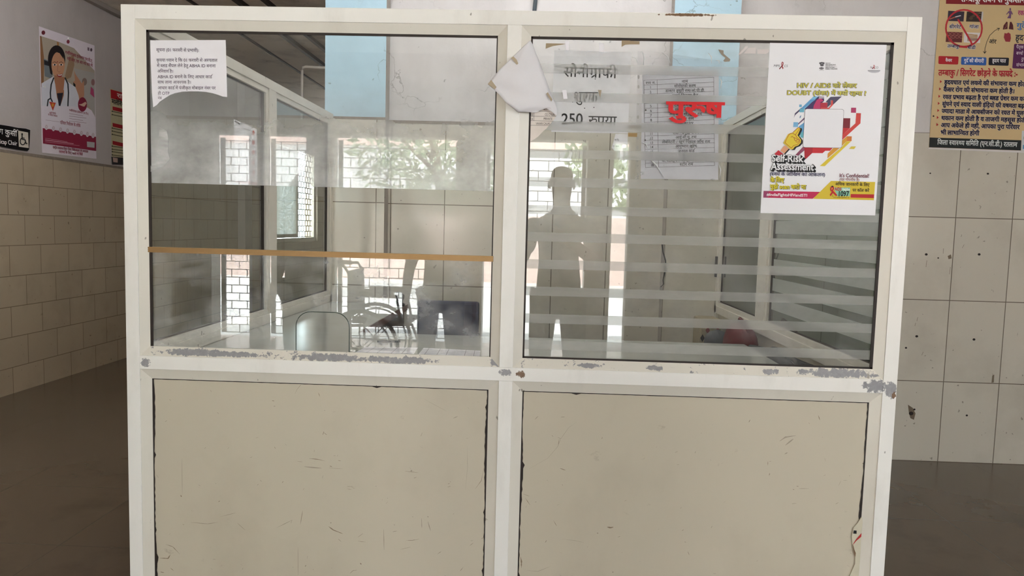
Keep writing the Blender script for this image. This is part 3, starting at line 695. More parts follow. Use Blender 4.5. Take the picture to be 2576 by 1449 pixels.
for k in range(5):
    a = k * 2 * math.pi / 5; e = Vector((-.42 + .27 * math.cos(a), 1.5 + .27 * math.sin(a), .07))
    mb = MB(); mb.tube([(-.42, 1.5, .10), e], [.025, .016], 8); l = mk('leg', mb, M_BLK, ch)
    mb = MB(); mb.tube([e + Vector((0, -.02, -.043)), e + Vector((0, .02, -.043))], .027, 12); mk('castor', mb, M_BLK, l)
# rubber stamps on the side wing
for (x, y, lab) in ((-.775, 1.90, 'small black rubber stamp on the side counter, farther left of the two'), (-.742, 1.80, 'small black rubber stamp on the side counter edge, right of the other')):
    st = thing('rubber_stamp', (x, y, CZ), lab, 'stamp', 'rubber stamps on the side counter')
    mb = MB(); mb.lathe([(.020, 0), (.021, .012), (.012, .018)], (x, y, CZ), 16); mk('stamp_base', mb, M_BLK, st, smooth=True)
    mb = MB(); mb.lathe([(.010, .016), (.011, .03), (.017, .042), (.018, .058), (.010, .064)], (x, y, CZ), 16); mk('handle', mb, flat((34, 32, 32), .3), st, smooth=True)
# papers
def tabpaper(name, pts, z, lab, lines, bend=.0):
    th = thing(name, (sum(p[0] for p in pts) / 4, sum(p[1] for p in pts) / 4, z), lab, 'paper')
    mb = MB(); a, b, c, d = [Vector((p[0], p[1], z)) for p in pts]; n = 10; rows = []
    f = lambda u, v: (a * (1 - u) + b * u) * (1 - v) + (d * (1 - u) + c * u) * v + Vector((0, 0, bend * (1 - v) ** 3 * abs(math.sin(u * 5.5))))
    for i in range(n):
        for j in range(n):
            q = [f(i / n, j / n), f((i + 1) / n, j / n), f((i + 1) / n, (j + 1) / n), f(i / n, (j + 1) / n)]; mb.poly(q)
    o = mk('sheet', mb, M_WHITE, th, fixn=False)
    bm = bmesh.new(); bm.from_mesh(o.data); bmesh.ops.remove_doubles(bm, verts=bm.verts, dist=1e-5); bm.to_mesh(o.data); bm.free()
    sol = o.modifiers.new('thickness', 'SOLIDIFY'); sol.thickness = .0006
    mb = MB(); up = Vector((0, 0, .0012))
    for u in lines[0]:
        for j in range(n):
            p, q = f(u, j / n) + up, f(u, (j + 1) / n) + up; mb.poly([p, p + (b - a) * .006, q + (b - a) * .006, q])
    for v in lines[1]:
        for i in range(n):
            p, q = f(i / n, v) + up, f((i + 1) / n, v) + up; mb.poly([p, q, q + (d - a) * .008, p + (d - a) * .008])
    mk('ruled_lines', mb, flat((96, 98, 108), .7), th, fixn=False)
tabpaper('register_sheet', [(-.64, .10), (-.42, .12), (-.44, .50), (-.62, .48)], CZ + .0012, 'open ruled register sheet lying on the front counter, left of the other', [(.2, .38, .62, .8), [.08 * k for k in range(1, 12)]], .012)
tabpaper('register_sheet', [(-.41, .12), (-.20, .10), (-.22, .48), (-.42, .50)], CZ + .0012, 'ruled register sheet with a curled near edge, right of the other sheet', [(.1, .3, .45, .75, .9), [.08 * k for k in range(1, 12)]], .016)
mb = MB(); mb.tube([(-.60, .58, CZ + .005), (-.52, .60, CZ + .005)], .004, 8); tag(mk('pen', mb, M_BLK), 'black pen lying on the counter behind the register sheets', 'pen')
# bags on a bench at the right side
bench = thing('bench', (.845, 1.35, 0), 'low dark bench along the right inside of the booth holding bags', 'bench')
mb = MB(); mb.box(.785, .915, .12, 1.9, .56, .60); mk('seat', mb, M_WOODD, bench)
for y in (.17, 1.85):
    for x in (.805, .89): mb = MB(); mb.box(x - .015, x + .015, y - .015, y + .015, 0, .56); mk('leg', mb, M_WOODD, bench)
def blob(name, c, rad, mat, parent=None, seed=1, n=18, m=12, pw=.75, **kw):
    rnd = random.Random(seed); ph = [rnd.random() * 6 for _ in range(6)]; mb = MB()
    for i in range(m + 1):
        t = -math.pi / 2 + math.pi * i / m
        for j in range(n):
            a = 2 * math.pi * j / n; sg = lambda v, p: math.copysign(abs(v) ** p, v)
            k = 1 + .06 * math.sin(3 * a + ph[0]) * math.cos(2 * t + ph[1]) + .04 * math.sin(5 * a + ph[2] + 3 * t)
            mb.v.append((c[0] + rad[0] * k * sg(math.cos(t), pw) * sg(math.cos(a), pw), c[1] + rad[1] * k * sg(math.cos(t), pw) * sg(math.sin(a), pw), c[2] + rad[2] * k * sg(math.sin(t), pw)))
    for i in range(m):
        for j in range(n): mb.face((i * n + j, i * n + (j + 1) % n, (i + 1) * n + (j + 1) % n, (i + 1) * n + j))
    o = mk(name, mb, mat, parent, smooth=True, **kw)
    bm = bmesh.new(); bm.from_mesh(o.data); bmesh.ops.remove_doubles(bm, verts=bm.verts, dist=1e-5); bm.to_mesh(o.data); bm.free(); return o
M_RED = flat((92, 24, 28), .8, noise=.25); M_GREYC = flat((70, 72, 76), .8, noise=.25)
rb = thing('red_bag', (.845, 1.24, .60), 'dark red cloth bag on the bench inside the booth', 'bag')
blob('bag_body', (.848, 1.16, .732), (.058, .15, .115), M_RED, rb, 3); mb = MB(); mb.tube([(.848, 1.06, .82), (.848, 1.10, .86), (.848, 1.18, .87), (.848, 1.23, .82)], .007, 6); mk('strap', mb, M_RED, rb, smooth=True)
gb = thing('grey_bag', (.80, 1.5, .60), 'dark grey cloth bundle beside the red bag on the bench', 'bag')
blob('bag_body', (.845, 1.53, .690), (.058, .12, .075), M_GREYC, gb, 5)
pt = thing('patterned_bag', (.85, 1.8, .60), 'cream bag with black and red diamond pattern at the back of the bench', 'bag')
mb = MB(); mb.box(.795, .905, 1.72, 1.88, .602, .80); mk('bag_body', mb, flat((158, 146, 120), .8), pt, bevel=.012)
mb = MB()
for k, (dx, dz, c) in enumerate(((.015, .10, 0), (.04, .14, 1), (.065, .10, 0), (.09, .14, 1), (.04, .06, 1), (.065, .17, 0))):
    x, z = .797 + dx, .602 + dz; mb.cur = c; mb.poly([(x - .011, 1.718, z), (x, 1.718, z - .02), (x + .011, 1.718, z), (x, 1.718, z + .02)])
mk('diamond_print', mb, [flat((40, 34, 34), .8), flat((130, 44, 44), .8)], pt, fixn=False)
kb = thing('black_bag', (.845, .56, .60), 'black bag lying on the bench close behind the right glass', 'bag')
blob('bag_body', (.848, .56, .71), (.056, .36, .10), flat((22, 22, 24), .6, noise=.2), kb, 8, pw=.4); mb = MB(); mb.tube([(.82, .34, .80), (.815, .38, .825), (.82, .5, .83), (.82, .62, .80)], .008, 6); mk('strap', mb, M_BLK, kb, smooth=True)
# loose cable on the back wall
mb = MB(); pts = [P(x, y, 1, 1.964) for x, y in ((1665, 612), (1668, 635), (1674, 655), (1675, 672), (1671, 690), (1668, 705), (1669, 715), (1662, 722))]
mb.tube(pts, .0035, 6); tag(mk('cable', mb, M_BLK, smooth=True), 'thin black cable hanging down the front edge of the right pillar', 'cable')
# notice taped to the inside of the left side glass
SG = Plane(0, BX0 + .019 + .0032, 1)
nt = thing('side_notice', (BX0 + .022, .87, 1.37), 'white notice with red dots stuck inside the left side glass', 'notice')
sheet('sheet', SG, [(588, 300), (592, 462), (648, 466), (646, 325)], M_WHITE, nt)
for k in range(5):
    y = 326 + k * 25; G(nt, SG, ell(637, y + 8, 3.2, 6, 10), (190, 60, 50)); LN(nt, SG, [(610, y - 4), (628, y + 3)], 2.2, (60, 60, 70))
LN(nt, SG, [(591, 305), (606, 314)], 4, (50, 50, 60)); LN(nt, SG, [(594, 458), (646, 462)], 5, (190, 90, 90))
for k in range(8): LN(nt, SG, [(594, 330 + k * 15), (606, 334 + k * 14)], 1.6, (120, 120, 125))
# white conduit hanging from the ceiling
mb = MB(); a = P(760, 168, 1, 4.0); b = P(760, 300, 1, 4.0)
mb.tube([b, a - Vector((0, 0, .03)), a - Vector((-.006, 0, .006)), a + Vector((.03, 0, 0)), (-1.202, 4.0, a.z - .02)], .011, 8); tag(mk('conduit', mb, flat((220, 216, 210), .5), smooth=True), 'white plastic pipe bend coming off the passage wall beyond the booth', 'pipe')
mb = MB(); a = P(1347, 2, 1, YB - .012); b = P(1341, 60, 1, YB - .012); mb.tube([(a.x, a.y, ZC), a, b], .011, 8); tag(mk('pipe', mb, flat((74, 84, 92), .5), smooth=True), 'thin dark grey pipe on the back wall above the booth top rail', 'pipe')

# ------------------------------------------------------------------ papers on the front glass
OUT = Plane(1, GY - .0035, -1)         # on the outer face of the glass
INN = Plane(1, GY + .0065, -1)         # behind the glass
K = (34, 32, 36)
# left notice, torn along the bottom
cN = crop(340, 40, 3.293)
nt = thing('torn_notice', OUT.w(*OUT.uv(470, 170)), 'white printed Hindi notice at top left with its bottom torn away', 'notice')
pts = cN([(125, 202), (750, 200), (757, 440), (762, 672), (725, 668), (690, 655), (640, 640), (585, 630), (520, 625), (450, 625), (390, 628), (330, 640), (290, 655), (250, 680), (205, 710), (180, 738), (150, 757), (140, 640), (130, 400)])
sheet('sheet', OUT, pts, M_WHITE, nt, t=.0005)
PU = (76, 66, 84)
for t, (x0, y0), (x1, y1), h in [('सूचना (01 फरवरी से प्रभावी):', (177, 294), (532, 298), 24), ('कृपया ध्यान दें कि 01 फरवरी से अस्पताल', (178, 379), (682, 381), 24), ('में ब्लड सैंपल लेने हेतु ABHA ID बनाना', (182, 425), (668, 427), 24),
        ('अनिवार्य है।', (186, 470), (318, 472), 23), ('ABHA ID बनाने के लिए आधार कार्ड', (188, 517), (638, 518), 24), ('साथ लाना आवश्यक है।', (188, 561), (466, 562), 23), ('आधार कार्ड में पंजीकृत मोबाइल नंबर पर', (188, 608), (668, 610), 23)]:
    q = cN([(x0, y0), (x1, y1)]); T(nt, OUT, t, q[0], q[1], h / 3.293, PU, bold=.006)
q = cN([(190, 654), (286, 654)]); T(nt, OUT, 'ही OTP', q[0], q[1], 23 / 3.293, PU)
q = cN([(190, 692), (222, 692)]); T(nt, OUT, 'नंब', q[0], q[1], 22 / 3.293, PU)
# milky patch painting in a bright reflection left of the torn sheet
sc = sheet('reflection_patch', OUT, [(402, 318), (420, 330), (424, 352), (422, 382), (428, 400), (412, 418), (376, 434), (375, 420), (392, 408), (398, 360)], film_mat('milky_reflection', (.8, .8, .8), .5, .2, .3, 1.2), t=.0008)
tag(sc, 'torn scrap of clear plastic stuck at the left edge below the torn notice', 'scrap')
# fee sheet
c6 = crop(1220, 80, 3.623)
fs = thing('fee_sheet', INN.w(*INN.uv(1490, 230)), 'white sheet with large Hindi print reading 250, behind the right glass', 'notice')
sheet('sheet', INN, c6([(632, 165), (1336, 186), (1302, 928), (604, 912)]), M_WHITE, fs, t=.0006)
for t, a, b, h in [('सोनोग्राफी', (712, 408), (1200, 424), 88), ('शुल्क', (806, 632), (1026, 634), 84), ('250', (694, 842), (893, 842), 90), ('रुपया', (942, 850), (1196, 856), 84)]:
    q = c6([a, b]); T(fs, INN, t, q[0], q[1], h / 3.623, (26, 26, 28), bold=.006 if t != '250' else .012)
for a in ((800, 640), (908, 697), (993, 690), (1005, 430)): G(fs, INN, ell(*c6([a])[0], 1.6, 1.3, 8), (40, 40, 42))
# remnants of an older sheet below it
rm = thing('paper_remnant', INN.w(*INN.uv(1560, 380)), 'torn white paper remnant hanging below the fee sheet', 'paper')
sheet('sheet', INN, c6([(1190, 930), (1302, 932), (1296, 1180), (1285, 1245), (1262, 1215), (1235, 1150), (1180, 1085), (1155, 1055), (1172, 1000)]), M_WHITE, rm, d=-.0004)
q = c6([(1180, 992), (1222, 992)]); T(rm, INN, 'बजे)', q[0], q[1], 4, (70, 70, 72), d=.0006)
q = c6([(1165, 1046), (1220, 1048)]); T(rm, INN, '04 / 2024', q[0], q[1], 2.6, (90, 90, 92), d=.0006)
# white tape tabs
for k, (pts, lab) in enumerate([([(732, 85), (766, 86), (766, 168), (735, 167)], 'white tape tab above the fee sheet, nearer the curled paper'), ([(1038, 100), (1084, 105), (1086, 187), (1042, 183)], 'white tape tab above the fee sheet, nearer the room list'),
        ([(704, 532), (742, 530), (752, 612), (714, 614)], 'white tape tab left of the middle word on the fee sheet'), ([(1030, 530), (1062, 532), (1052, 600), (1040, 570)], 'small grey tape tab right of the middle word on the fee sheet')]):
    o = sheet('tape_tab', OUT, c6(pts), M_WHITE if k < 3 else M_TAPE, t=.0008, d=.0006); tag(o, lab, 'tape', 'tape tabs round the fee sheet')
for k, (pts, lab) in enumerate([(c6([(556, 105), (735, 108), (700, 118), (620, 130), (552, 155)]), 'old brown tape strip near the top of the right glass, left end'), (crop(1480, 60, 5.6)([(470, 205), (590, 205), (590, 240), (722, 245), (722, 290), (590, 290), (520, 295), (468, 325)]), 'old brown tape at the glass top, between fee sheet and room list'),
        (c6([(1305, 922), (1388, 924), (1386, 958), (1306, 955)]), 'small brown tape strip between fee sheet and room list')]):
    o = sheet('brown_tape', OUT, pts, flat((158, 140, 112) if k < 2 else (166, 134, 84), .45), t=.0005, d=.0004); tag(o, lab, 'tape', 'old brown tape on the right glass')
for k, (pts, lab) in enumerate([(crop(1480, 60, 5.6)([(2110, 440), (2120, 420), (2210, 320), (2250, 315), (2240, 340), (2200, 380), (2150, 425)]), 'curled paper scrap beside the HIV poster top'), (crop(1480, 60, 5.6)([(2190, 418), (2250, 340), (2360, 335), (2355, 420)]), 'shiny white tape scrap left of the HIV poster top'),
        (crop(1480, 60, 5.6)([(2380, 360), (2545, 358), (2545, 395), (2500, 425), (2380, 422)]), 'pinkish tape scrap touching the HIV poster left edge')]):
    o = sheet('tape_scrap', OUT, pts, flat((214, 206, 204), .3), t=.0006, d=.0005); tag(o, lab, 'tape')
o = sheet('brown_scrap', OUT, crop(1480, 60, 5.6)([(1830, 360), (1905, 375), (1905, 420), (1945, 455), (2000, 500), (1990, 530), (1920, 535), (1900, 520), (1930, 480), (1880, 440), (1850, 400)]), flat((150, 138, 124), .5), t=.0006, d=.0006); tag(o, 'crumpled brown scrap at the top right corner of the plastic sleeve', 'scrap')
# room list in a punched sleeve
c7 = crop(1560, 80, 3.623)
rl = thing('room_list', INN.w(*INN.uv(1708, 310)), 'printed room list table in a clear punched plastic sleeve', 'notice')
sheet('sheet', INN, c7([(203, 350), (900, 350), (895, 1348), (188, 1340)]), M_WHITE, rl, t=.0005, d=-.0004)
sv = sheet('plastic_sleeve', INN, c7([(160, 175), (205, 178), (300, 180), (930, 270), (932, 300), (915, 1362), (135, 1365)]), M_CLEARFILM, rl, t=.0004, d=.0016)
for y in (370, 415, 502, 580, 652, 778, 905, 970, 1055, 1175):
    G(sv, INN, ell(*c7([(168 - (y - 370) * .015, y)])[0], 2.6, 4.6, 12), (176, 172, 168), d=.0022, name='punch_hole')
for a, b in (((105, 230), (155, 282)), ((380, 190), (455, 290)), ((800, 195), (830, 290)), ((870, 265), (900, 292)), ((235, 1130), (395, 1325)), ((195, 1010), (250, 1060)), ((905, 420), (912, 520)), ((895, 1200), (905, 1340)), ((205, 190), (208, 330))):
    q = c7([a, b]); p0, p1 = INN.w(*INN.uv(*q[0]), .0030), INN.w(*INN.uv(*q[1]), .0030); mb = MB(); mb.tube([p0, (p0 + p1) / 2 + Vector((.004, 0, .004)), p1], [.0006, .0016, .0006], 5); mk('sleeve_wrinkle', mb, flat((236, 238, 240), .15, spec=.8), sv, smooth=True)
DK = (44, 42, 46)
xl_ = [((216, 443), (230, 1237)), ((337, 438), (350, 1235)), ((853, 414), (860, 1218))]
for a, b in xl_: LN(rl, INN, c7([a, b]), .75, DK, d=.0004)
yl_ = [(443, 414), (486, 459), (527, 500), (570, 543), (612, 588), (655, 632), (699, 675), (742, 716), (783, 758), (826, 800), (868, 842), (908, 888), (950, 930), (991, 972), (1033, 1012), (1072, 1054), (1115, 1098), (1158, 1142), (1198, 1186), (1237, 1218)]
for i, (a, b) in enumerate(yl_): LN(rl, INN, c7([(216 + i * .75, a), (853 + i * .4, b)]), .7, DK, d=.0004)
rows = [('रूम न.', 'नाम'), ('1', 'सोनोग्राफी कक्ष'), ('2', 'डाक्टर ड्यूटी रूम/ओ.पी.डी.'), ('3', 'दवाई वितरण केंद्र'), ('4', 'ए.एन.सी. कक्ष'), ('5', 'टीकाकरण कक्ष'), ('6', 'एक्स रे कक्ष'), ('7', 'आई.सी.टी.सी./सी/V रूम'), ('8', 'नर्सिंग रूम'), ('9', 'दवा काउंटर'), ('10', 'एक्स रे रूम'), ('11', 'लेबर /प्रसूति कक्ष'), ('12', 'आई.सी.यू. रूम'), ('13', 'लेबोरेटरी / खून पिसाब जाँच रूम'), ('14', 'आयुष्मान कक्ष'), ('15', 'जनरल वार्ड'), ('16', 'टी.बी. कक्ष'), ('17', 'बी.पी.जाँच / आँखों  कि जाँच रूम'), ('18', 'स्टोर रूम')]
wd = [56, 196, 360, 240, 180, 200, 190, 300, 150, 140, 150, 235, 190, 438, 195, 150, 130, 450, 122]
for i, (n_, t) in enumerate(rows):
    yb = yl_[i + 1]; cxn = 277 + i * .8; hw = (45 if i == 0 else 7 if len(n_) == 1 else 14)
    q = c7([(cxn - hw, yb[0] - 9), (cxn + hw, yb[0] - 11)]); T(rl, INN, n_, q[0], q[1], 21 / 3.623, DK, d=.0006, bold=.012)
    cxn = 590 + i * .8; y = (yb[0] + yb[1]) / 2 - 8; q = c7([(cxn - wd[i] / 2, y + 2), (cxn + wd[i] / 2, y - 2)]); T(rl, INN, t, q[0], q[1], 24 / 3.623, DK, d=.0006, bold=.010)
for a in ((233, 714), (228, 988)): G(rl, INN, ell(*c7([a])[0], 2.2, 2.2, 10), (60, 48, 52), d=.0006)
# red stick-on letters on the outside of the glass
vl = MB(); q = c7([(424, 770), (935, 778)]); V, F, wd_ = shape('पुरुष', .035)
a, b, tp = Vector(OUT.uv(*q[0])), Vector(OUT.uv(*q[1])), Vector(OUT.uv(q[0][0], q[0][1] - 132 / 3.623)); ex = (b - a); L = ex.length; ex /= L; ey = Vector((-ex.y, ex.x))
for (x, y), l_ in zip(V, layers(V, F)):
    r_ = a + ex * (x * L / wd_) + ey * (y * abs(tp.y - a.y) / .64); vl.v.append(tuple(OUT.w(r_.x, r_.y, .0012 + l_ * 2)))
for f in F: vl.face(f)
o = mk('red_lettering', vl, flat((222, 24, 34), .35, noise=.03), fixn=False); tag(o, 'large red stick-on Hindi word over the room list', 'lettering')
bm = bmesh.new(); bm.from_mesh(o.data); bmesh.ops.remove_doubles(bm, verts=bm.verts, dist=1e-5); bm.to_mesh(o.data); bm.free()
# the half-torn charge list: printed sheet with its upper part folded over the mullion
cT = crop(1200, 60, 4.527)
cl = thing('charge_list', OUT.w(*OUT.uv(1350, 300)), 'half torn charge list curling over the middle post with its white back showing', 'paper')
sheet('sheet', OUT, cT([(560, 985), (680, 985), (760, 950), (830, 985), (905, 1045), (870, 1100), (835, 1140), (790, 1195), (760, 1215), (700, 1280), (660, 1310), (600, 1345), (545, 1400), (533, 1400), (548, 1330), (553, 1008)]), paper_mat('aged_paper', (236, 226, 218), .35), cl, t=.0005, d=.0006)
TK = (70, 64, 62)
for a, b in (((596, 1010), (592, 1155)), ((650, 1010), (648, 1105)), ((596, 1052), (900, 1056)), ((596, 1103), (868, 1108)), ((592, 1155), (828, 1158)), ((690, 995), (830, 1000))): LN(cl, OUT, cT([a, b]), .7, TK, d=.0014)
for t, a, b, h in (('13', (608, 1050), (638, 1050), 26), ('O2 CYLIN', (772, 1046), (884, 1050), 26), ('14', (608, 1098), (638, 1098), 26), ('PRIVATE', (757, 1094), (858, 1096), 24), ('VAHAN CALAK', (670, 1148), (832, 1150), 24), ('ALOT', (757, 988), (815, 990), 24)):
    q = cT([a, b]); T(cl, OUT, t, q[0], q[1], h / 4.527, TK, d=.0016)
def curve(L, n):
    L = [Vector(p) for p in L]; d = [0]
    for a, b in zip(L, L[1:]): d.append(d[-1] + (b - a).length)
    out = []
    for k in range(n + 1):
        t = d[-1] * k / n; i = max(j for j in range(len(d)) if d[j] <= t + 1e-9); i = min(i, len(L) - 2)
        out.append(L[i].lerp(L[i + 1], (t - d[i]) / max(1e-9, d[i + 1] - d[i])))
    return out
Lc = curve(cT([(606, 190), (500, 285), (250, 528), (160, 636), (118, 686), (250, 800), (330, 900), (420, 965), (468, 1012), (530, 1003), (680, 1012), (720, 985), (765, 950), (830, 985), (905, 1046)]), 40)
Rc = curve(cT([(608, 188), (640, 245), (665, 320), (720, 450), (765, 580), (810, 700), (845, 800), (885, 890), (910, 970), (908, 1044)]), 40)
mb = MB(); n, m = 40, 14; base = GY - .0035
for i in range(n + 1):
    for j in range(m + 1):
        t = j / m; q = Rc[i].lerp(Lc[i], t); wdt = (Rc[i] - Lc[i]).length / 130
        y = base - .0025 - .030 * math.sin(min(1, t * 1.5) * math.pi / 2) * min(1, wdt + .15) - .004 * math.sin(i * .5 + j * .6) * t * min(1, wdt)
        mb.v.append(tuple(P(q[0], q[1], 1, y)))
for i in range(n):
    for j in range(m): k = i * (m + 1) + j; mb.face((k, k + 1, k + m + 2, k + m + 1))
fl = mk('folded_flap', mb, paper_mat('paper_back', (228, 226, 230), .12), cl, smooth=True, fixn=False)
sol = fl.modifiers.new('thickness', 'SOLIDIFY'); sol.thickness = .0004; sol.offset = 0
fl['label'] = 'white unprinted back of the folded sheet'
for pts in ([(388, 388), (415, 370), (452, 408), (470, 450), (455, 470), (430, 440)], [(122, 685), (160, 636), (222, 720), (202, 746)], [(788, 795), (806, 778), (858, 860), (846, 885)]):
    mb = MB(); L = []
    cc = Vector(cT([(sum(p[0] for p in pts) / len(pts), sum(p[1] for p in pts) / len(pts))])[0])
    best = min(range(len(fl.data.vertices)), key=lambda i: (fl.data.vertices[i].co + wpos(fl) - P(cc[0], cc[1], 1, base - .03)).length)
    yy = (fl.data.vertices[best].co + wpos(fl)).y - .0035
    mb.slab([P(*p, 1, yy) for p in cT(pts)], (0, -1, 0), .0006); mk('tape_piece', mb, M_TAPE, fl)

# ------------------------------------------------------------------ HIV poster
POS = Plane(1, GY - .0035, -1)
hp = thing('health_poster', POS.w(*POS.uv(2070, 320)), 'white HIV AIDS awareness poster with yellow foam hand at the right of the glass', 'poster')
sheet('sheet', POS, [(1937, 102.5), (2230.6, 107), (2201.4, 542), (1913, 536)], paper_mat('poster_paper', (238, 238, 243), .03, .4), hp, t=.0008, d=.0008)
A_ = crop(1900, 90, 7.244); B_ = crop(1900, 260, 7.576); Cc = crop(1900, 380, 7.576)
d0 = .0012
def g(f, pts, rgb, d=d0): G(hp, POS, f(pts), rgb, d)
def t(f, s, a, b, h, rgb, d=.0022, bold=.0, it=0, dx=0, dy=0, sc=7.4):
    q = f([a, b]); T(hp, POS, s, q[0], q[1], h / sc, rgb, d=d, bold=bold, italic=it, dx=dx, dy=dy)
GR = (96, 92, 98)
t(A_, 'MPS', (325, 568), (440, 570), 38, GR, it=.2); t(A_, 'CS', (515, 572), (585, 572), 38, GR, it=.2)
for c_, pts in (((160, 60, 64), [(470, 500), (490, 470), (512, 490), (508, 540), (490, 530), (495, 495), (485, 490), (480, 530), (470, 530)]), ((130, 60, 70), [(490, 530), (508, 540), (455, 600), (440, 615), (430, 600)]), ((170, 50, 56), [(470, 525), (482, 525), (512, 590), (495, 612)])): g(A_, pts, c_)
EM = (92, 90, 96)
g(A_, ell(1210, 512, 34, 34, 14), EM); g(A_, ell(1178, 502, 16, 20, 10), EM); g(A_, ell(1244, 502, 14, 20, 10), EM); g(A_, [(1178, 530), (1246, 530), (1238, 556), (1186, 556)], EM); g(A_, ell(1204, 594, 41, 22, 18), EM)
g(A_, ell(1190, 590, 10, 8, 8), (190, 190, 196), .0015); g(A_, ell(1222, 590, 10, 8, 8), (190, 190, 196), .0015); g(A_, ell(1210, 510, 10, 14, 8), (150, 150, 156), .0015)
t(A_, 'सत्यमेव जयते', (1162, 636), (1240, 636), 11, EM)
for s, y, x1, bo in (('स्वास्थ्य एवं', 512, 1360, .01), ('परिवार कल्याण मंत्रालय', 540, 1460, .01), ('MINISTRY OF', 562, 1406, 0), ('HEALTH AND', 590, 1440, .02), ('FAMILY WELFARE', 617, 1490, .02)): t(A_, s, (1272, y), (x1, y), 18, EM, bold=bo)
t(A_, 'N', (2090, 598), (2128, 598), 36, GR); t(A_, 'CO', (2166, 600), (2235, 600), 36, GR)
for c_, pts in (((170, 50, 56), [(2143, 545), (2158, 530), (2172, 548), (2162, 575), (2152, 570), (2160, 548), (2152, 545)]), ((130, 60, 70), [(2152, 565), (2162, 575), (2130, 612), (2122, 600)]), ((170, 50, 56), [(2150, 562), (2160, 560), (2172, 600), (2162, 615)])): g(A_, pts, c_)
g(A_, [(2045, 628), (2272, 628), (2272, 645), (2240, 668), (2180, 678), (2120, 676), (2070, 662), (2045, 645)], (196, 196, 204)); t(A_, 'National AIDS Control Organisation', (2048, 644), (2270, 644), 13, EM)
NV = (66, 66, 92); YL = (216, 208, 78)
for s, a, b, h in (('HIV / AIDS को लेकर', (750, 945), (1838, 952), 76), ('DOUBT (शंका) में क्यों रहना ?', (568, 1077), (2018, 1092), 74)):
    t(A_, s, a, b, h, NV, .0020, .055); t(A_, s, a, b, h, YL, .0026, .014)
g(A_, [(1060, 1105), (1160, 1105), (890, 1340), (880, 1395), (805, 1395), (845, 1310)], (124, 190, 224)); g(A_, [(1000, 1165), (1100, 1160), (850, 1345), (845, 1310)], (96, 158, 206), .0014)
g(A_, [(840, 1310), (842, 1340), (722, 1449), (700, 1500), (720, 1415)], (72, 64, 98)); g(A_, [(1085, 1160), (1150, 1105), (1250, 1108), (1250, 1190), (1220, 1215), (1220, 1340), (890, 1340)], (74, 56, 104), .0013)
g(A_, [(1115, 1175), (1180, 1130), (1240, 1185), (1180, 1215), (1180, 1340), (1050, 1340), (1062, 1270)], (196, 62, 112), .0015); g(A_, [(1160, 1110), (1250, 1108), (1248, 1145), (1150, 1150)], (176, 166, 182), .0016)
g(A_, [(1185, 1220), (1310, 1220), (1310, 1340), (1180, 1340)], (184, 52, 70), .0016); g(A_, [(1370, 1115), (1572, 1108), (1410, 1262), (1410, 1180), (1370, 1175), (1372, 1250), (1312, 1305), (1312, 1215), (1275, 1212), (1340, 1140)], (82, 78, 104), .0014)
g(A_, [(1378, 1178), (1412, 1180), (1412, 1262), (1340, 1340), (1190, 1340), (1190, 1312), (1335, 1312), (1372, 1270)], (214, 84, 80), .0018); g(A_, [(797, 1255), (845, 1255), (845, 1300), (797, 1300)], (118, 180, 216))
g(B_, [(725, 360), (815, 360), (812, 452), (720, 452)], (124, 182, 222)); g(B_, [(815, 382), (940, 262), (940, 300), (812, 412)], (118, 92, 122)); g(B_, [(845, 250), (870, 225), (866, 265), (842, 290)], (100, 140, 176))
g(B_, [(825, 440), (930, 365), (920, 560), (830, 548)], (104, 166, 214)); g(B_, [(838, 555), (920, 545), (915, 660), (860, 650)], (110, 186, 204)); g(B_, [(845, 100), (935, 100), (925, 170), (835, 170)], (110, 182, 206), .0013)
g(B_, [(1825, 85), (1918, 85), (1915, 182), (1820, 180)], (178, 58, 104)); g(B_, [(1920, 187), (2010, 190), (2000, 382), (1640, 710), (1640, 620), (1905, 382)], (208, 70, 66), .0014); g(B_, [(1660, 283), (1808, 285), (1800, 472), (1655, 470)], (128, 34, 48)); g(B_, [(1655, 470), (1800, 472), (1650, 612)], (196, 48, 54), .0013)
g(B_, [(1740, 628), (1835, 630), (1830, 722), (1735, 720)], (214, 122, 52), .0014); g(B_, [(1640, 715), (1742, 630), (1737, 722), (1620, 840)], (220, 160, 56), .0015)
g(B_, [(1737, 722), (1822, 725), (1320, 1180 + 18), (1226, 1196), (1370, 1065), (1640, 840)], (224, 200, 62), .0014); g(B_, [(1375, 960), (1480, 855), (1610, 845), (1372, 1050)], (214, 150, 54), .0015); g(B_, [(1825, 822), (1915, 822), (1880, 872), (1780, 870)], (216, 196, 74))
g(B_, [(930, 840), (1092, 840), (1085, 945), (960, 1062), (935, 1062)], (172, 34, 48), .0014); g(B_, [(1088, 840), (1480, 840), (1420, 905), (1330, 905), (1280, 950), (1085, 948)], (204, 44, 54), .0013); g(B_, [(905, 830), (935, 840), (932, 900), (810, 1000), (760, 985)], (140, 70, 98))
rr = [(945, 108), (1680, 118), (1640, 850), (903, 838)]
def rounded(L, r):
    out = []; n_ = len(L)
    for i in range(n_):
        p, a, b = Vector(L[i]), Vector(L[i - 1]), Vector(L[(i + 1) % n_]); u = (a - p).normalized() * r; v = (b - p).normalized() * r
        for k in range(6): s_ = k / 5; q = (p + u) * (1 - s_) ** 2 + p * 2 * s_ * (1 - s_) + (p + v) * s_ ** 2; out.append(tuple(q))
    return out
g(B_, rounded([(940, 103), (1686, 113), (1645, 856), (898, 843)], 50), (60, 58, 66), .0019); g(B_, rounded(rr, 48), (236, 236, 242), .0022)
hand = [(800, 470), (825, 455), (848, 470), (850, 500), (810, 590), (800, 610), (832, 650), (866, 700), (862, 750), (812, 805), (745, 830), (712, 876), (668, 880), (530, 758), (545, 720), (590, 640), (615, 592), (660, 568), (705, 560)]
